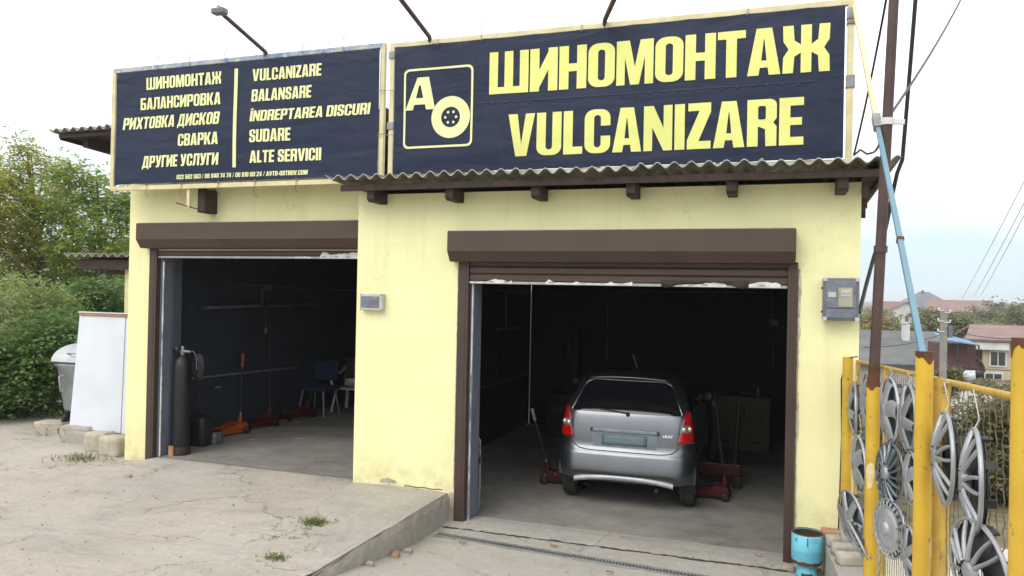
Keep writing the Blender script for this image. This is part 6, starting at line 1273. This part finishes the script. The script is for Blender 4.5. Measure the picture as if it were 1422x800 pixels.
# cream house with red roof
o = P_(1409, 542, 42); T = Loc(o, -.05); t = thing('cream_house', 'cream two storey house with faded red roof at the right edge', 'house', o)
b = MB(); lbox(b, T, -1.55, 4, 0, 6, -1.5, 2.75); b.build('wall', 'cream_wall', t)
b = MB(); lbox(b, T, -2.2, -1.56, .3, 5, -1.5, 2.55); b.build('wall', 'maroon', t)
b = MB(); b.add([T(-2.5, -.5, 2.72), T(4.3, -.5, 2.72), T(4.3, 3, 3.45), T(-1.7, 3, 3.45), T(-2.0, 6.3, 2.75), T(4.3, 6.3, 2.75)], [(0, 1, 2, 3), (3, 2, 5, 4)]); b.build('roof', 'roof_red', t, solid=.12)
b = MB(); lbox(b, T, -2.3, -.35, -.35, -.02, 2.2, 2.62); b.build('fascia', 'frame_white', t)
window(t, T, -1.25, -.4, -.02, 1.25, 2.15); window(t, T, -1.5, -.55, -.03, -.2, .95)
b = MB(); lbox(b, T, -1.8, 4, -1.2, -.02, -1.5, -.55); b.build('wall', 'cream_wall', t)
for x in (-1.7, .0): b = MB(); lbox(b, T, x - .04, x + .04, -1.1, -1.02, -.5, 1.1); b.build('yard_post', 'wood_dark', t)
# blue canopy shed
o = P_(1334, 517, 40); T = Loc(o, .05); t = thing('canopy_shed', 'dark red boarded shed with a blue sheet canopy between the pole and the cream house', 'shed', o)
b = MB(); lbox(b, T, -.9, .75, .2, 3, -1.2, 1.45); b.build('wall', 'maroon', t)
b = MB(); b.add([T(-1.1, -.7, 1.72), T(.55, -1.0, 1.5), T(.75, 1.8, 1.62), T(-.9, 2.2, 2.0)], [(0, 1, 2, 3)]); b.build('canopy', 'blue_sheet', t, solid=.06)
for x in (-.35, .15, .6): b = MB(); lbox(b, T, x - .03, x + .03, -.85, -.79, -1.2, 1.5); b.build('post', 'wood_dark', t)
t = thing('arched_shelter', 'small rounded reddish shelter roof beside the blue canopy', 'shelter', P_(1352, 512, 41))
T = Loc(P_(1352, 516, 41), 0); b = MB(); b.grid([[T(.55 * math.cos(a) * -1, y, .75 * math.sin(a)) for a in lin(0, PI, 12)] for y in (0, 1.6)]); b.build('roof', 'roof_red', t, solid=.05)
t = thing('water_tank', 'silver horizontal water tank in front of the reddish shelter', 'tank', P_(1350, 516, 38)); c = P_(1351, 516, 38)
b = MB(); b.lathe([(0, -.42), (.2, -.4), (.30, -.3), (.30, .3), (.2, .4), (0, .42)], (c.x, c.y, c.z - .25), 20, 'X'); b.build('tank', 'bin_lid', t); b = MB(); b.box(c.x - .3, c.x - .22, c.y - .15, c.y + .15, c.z - 1.6, c.z - .5); b.box(c.x + .22, c.x + .3, c.y - .15, c.y + .15, c.z - 1.6, c.z - .5); b.build('cradle', 'steel_grey', t)
# white yard wall with red coping
a0, a1 = P_(1318, 526, 32), P_(1425, 524, 31); zb = -3.2
t = thing('yard_wall', 'low white yard wall with a thin red coping below the cream house', 'wall', a0)
b = MB(); b.bar((a0.x, a0.y, a0.z - 1.1), (a1.x + 1.5, a1.y, a1.z - 1.1), .2, 2.0); b.build('wall', 'white_wall', t); b = MB(); b.bar((a0.x, a0.y, a0.z - .07), (a1.x + 1.5, a1.y, a1.z - .07), .26, .08); b.build('coping', 'roof_red', t)
c = P_(1360, 527, 30.5); o_ = (lambda b: b.lathe([(0, c.z), (.12, c.z), (.15, c.z + .3), (.13, c.z + .34), (0, c.z + .34)], (c.x, c.y, 0), 14).build('black_bucket', 'black_plastic'))(MB()); tag(o_, 'black bucket on the low white yard wall', 'bucket')
# utility pole with insulators
c = P_(1309, 540, 26); tp = P_(1309, 430, 26); t = thing('utility_pole', 'concrete utility pole with white insulators among the far houses', 'utility pole', (c.x, c.y, c.z - 1.5))
b = MB(); b.bar((c.x, c.y, c.z - 2.0), (c.x, c.y, tp.z), .20, .22); b.build('shaft', 'conc_pole', t, bevel=.02)
b = MB(); b.box(c.x + .12, c.x + .26, c.y - .12, c.y + .12, tp.z - .95, tp.z - .55); b.build('junction_box', 'box_grey', t)
for k, (dx, dz) in enumerate(((-.17, .0), (-.19, -.36), (-.19, -.72), (.17, -.06), (.17, -.40))):
    b = MB(); b.bar((c.x, c.y - .12, tp.z + dz - .03), (c.x + dx, c.y - .12, tp.z + dz - .03), .03, .03); x = c.x + dx
    b.lathe([(0, tp.z + dz + .07), (.022, tp.z + dz + .06), (.034, tp.z + dz + .01), (.02, tp.z + dz - .02)], (x, c.y - .12, 0), 10); b.build('insulator', 'porcelain', t)
for k, (y0_, y1_, xa, D1, lab) in enumerate(((437, 455, 1200, 22, 'thin power line running left from the topmost insulator of the utility pole'), (465, 482, 1200, 22, 'thin power line running left below the middle insulator of the utility pole'), (455, 470, 1425, 18, 'thin power line sagging right from the utility pole to the cream house'), (438, 425, 1425, 40, 'thin power line rising to the right above the red roof'), (500, 514, 1425, 20, 'low drooping power line crossing before the white yard wall'))):
    cable('power_line', sag(P_(1305 if xa < 1300 else 1313, y0_, 26), P_(xa, y1_, D1), 16, .12), .012, lab, 'cable', 'cable', 'wires among the far houses')
for k, (xa, ya, yb, lab) in enumerate(((1336, 415, 225, 'leftmost of three faint wires climbing the sky at the right'), (1352, 412, 255, 'middle one of three faint wires climbing the sky at the right'), (1362, 410, 272, 'lowest of three faint wires climbing the sky at the right'))):
    cable('power_line', sag(P_(xa, ya, 60), P_(1436, yb, 24), 14, .10), .012, lab, 'steel_grey', 'cable', 'wires among the far houses')
# trees and bushes on the slope
ft = [  # label, px, D, lobes (px, py, rx m, rz m), leaf
    ('orange brown tree on the slope just beyond the yellow wall', 1200, 58, [(1200, 470, 1.4, 1.3), (1212, 455, 1.2, 1.0)], 'leaf_orange', 7, .30),
    ('rounded green tree on the slope below the white gabled house', 1245, 64, [(1238, 462, 1.6, 1.2), (1258, 455, 1.5, 1.3), (1270, 468, 1.2, .9), (1225, 468, 1.2, .9)], 'leaf_far', 9, .30),
    ('tall brown tree in front of the hip roofed house', 1292, 70, [(1292, 446, 1.2, 1.2), (1298, 430, .7, .8), (1285, 462, 1.3, 1.0), (1304, 460, 1.1, 1.0)], 'leaf_autumn', 11, .32),
    ('green bush tree right of the utility pole', 1330, 62, [(1325, 452, 1.1, 1.0), (1335, 460, 1.3, 1.0)], 'leaf_far', 13, .30),
    ('broad olive tree sloping down beside the red roofed far house', 1350, 80, [(1347, 460, 2.0, 1.1), (1364, 455, 2.2, 1.2), (1336, 467, 1.8, 1.0)], 'leaf_far', 15, .36),
    ('grey brown tree bank on the right skyline', 1385, 105, [(1374, 440, 2.6, 1.3), (1392, 435, 3.0, 1.5), (1410, 436, 3, 1.7), (1425, 436, 3, 1.8)], 'leaf_hill', 17, .5),
    ('dark green tree at the right edge of the skyline', 1420, 92, [(1418, 440, 2.0, 1.7), (1432, 436, 2, 2), (1405, 448, 1.6, 1.2)], 'leaf_far', 19, .42),
    ('bare greyish trees on the skyline left of the white gabled house', 1215, 140, [(1205, 440, 2.6, 2.6), (1226, 436, 2.4, 2.4), (1190, 446, 3, 2)], 'leaf_hill', 21, .5),
    ('green tree low behind the blue canopy shed', 1352, 52, [(1345, 488, 1.2, .7), (1358, 496, 1.1, .7)], 'leaf_far', 23, .28),
    ('dark round bush at the foot of the utility pole', 1318, 27, [(1316, 528, .35, .45), (1325, 533, .3, .3)], 'leaf_autumn', 25, .12),
    ('thin shrub growing above the white yard wall', 1372, 29, [(1365, 536, .5, .25), (1395, 542, .6, .3), (1415, 538, .5, .3)], 'leaf_autumn', 27, .10),
    ('far brown tree bank behind the red roofed far house', 1350, 175, [(1345, 436, 4, 1.2), (1372, 433, 5, 1.8)], 'leaf_hill', 29, .7),
    ('low green bank of trees behind the grey felt roof', 1240, 80, [(1215, 478, 2.4, 1.4), (1250, 476, 2.6, 1.3), (1285, 474, 2.2, 1.3)], 'leaf_far', 31, .36)]
for lab, px, D, lb, leaf, seed, ll in ft:
    lobes = [lobe(x, y, D + (i % 3) * .03 * D, rx, rz_) for i, (x, y, rx, rz_) in enumerate(lb)]; g0 = at(px, 430, D); sc = ll / .3
    tree(lab, (g0.x, g0.y, zterr(g0.x, g0.y) - .2), lobes, leaf, clumps=46, sprays=16, nleaf=5, ll=ll, lw=ll * .3, spread=ll * 1.6, clump_r=.55 * max(.35, sc), trunk=.16 * max(.3, sc), seed=seed, limbs=14)

# ------------------------------------------------------------------ the air: pale haze over the valley
m = bpy.data.materials.new('pale_haze'); m.use_nodes = True; n = m.node_tree; n.nodes.clear(); MATS['haze'] = m; M['haze'] = m
o = n.nodes.new('ShaderNodeOutputMaterial'); v_ = n.nodes.new('ShaderNodeVolumePrincipled'); v_.inputs['Color'].default_value = (0.93, 0.95, 0.97, 1); v_.inputs['Density'].default_value = 0.0008; v_.inputs['Anisotropy'].default_value = 0.2
n.links.new(v_.outputs[0], o.inputs['Volume'])
b = MB(); b.box(-905, 905, -405, 1805, -7.5, 12.5); hz_ = b.build('haze', 'haze'); hz_['kind'] = 'stuff'; tag(hz_, 'thin pale haze in the air over the valley and far houses', 'haze')
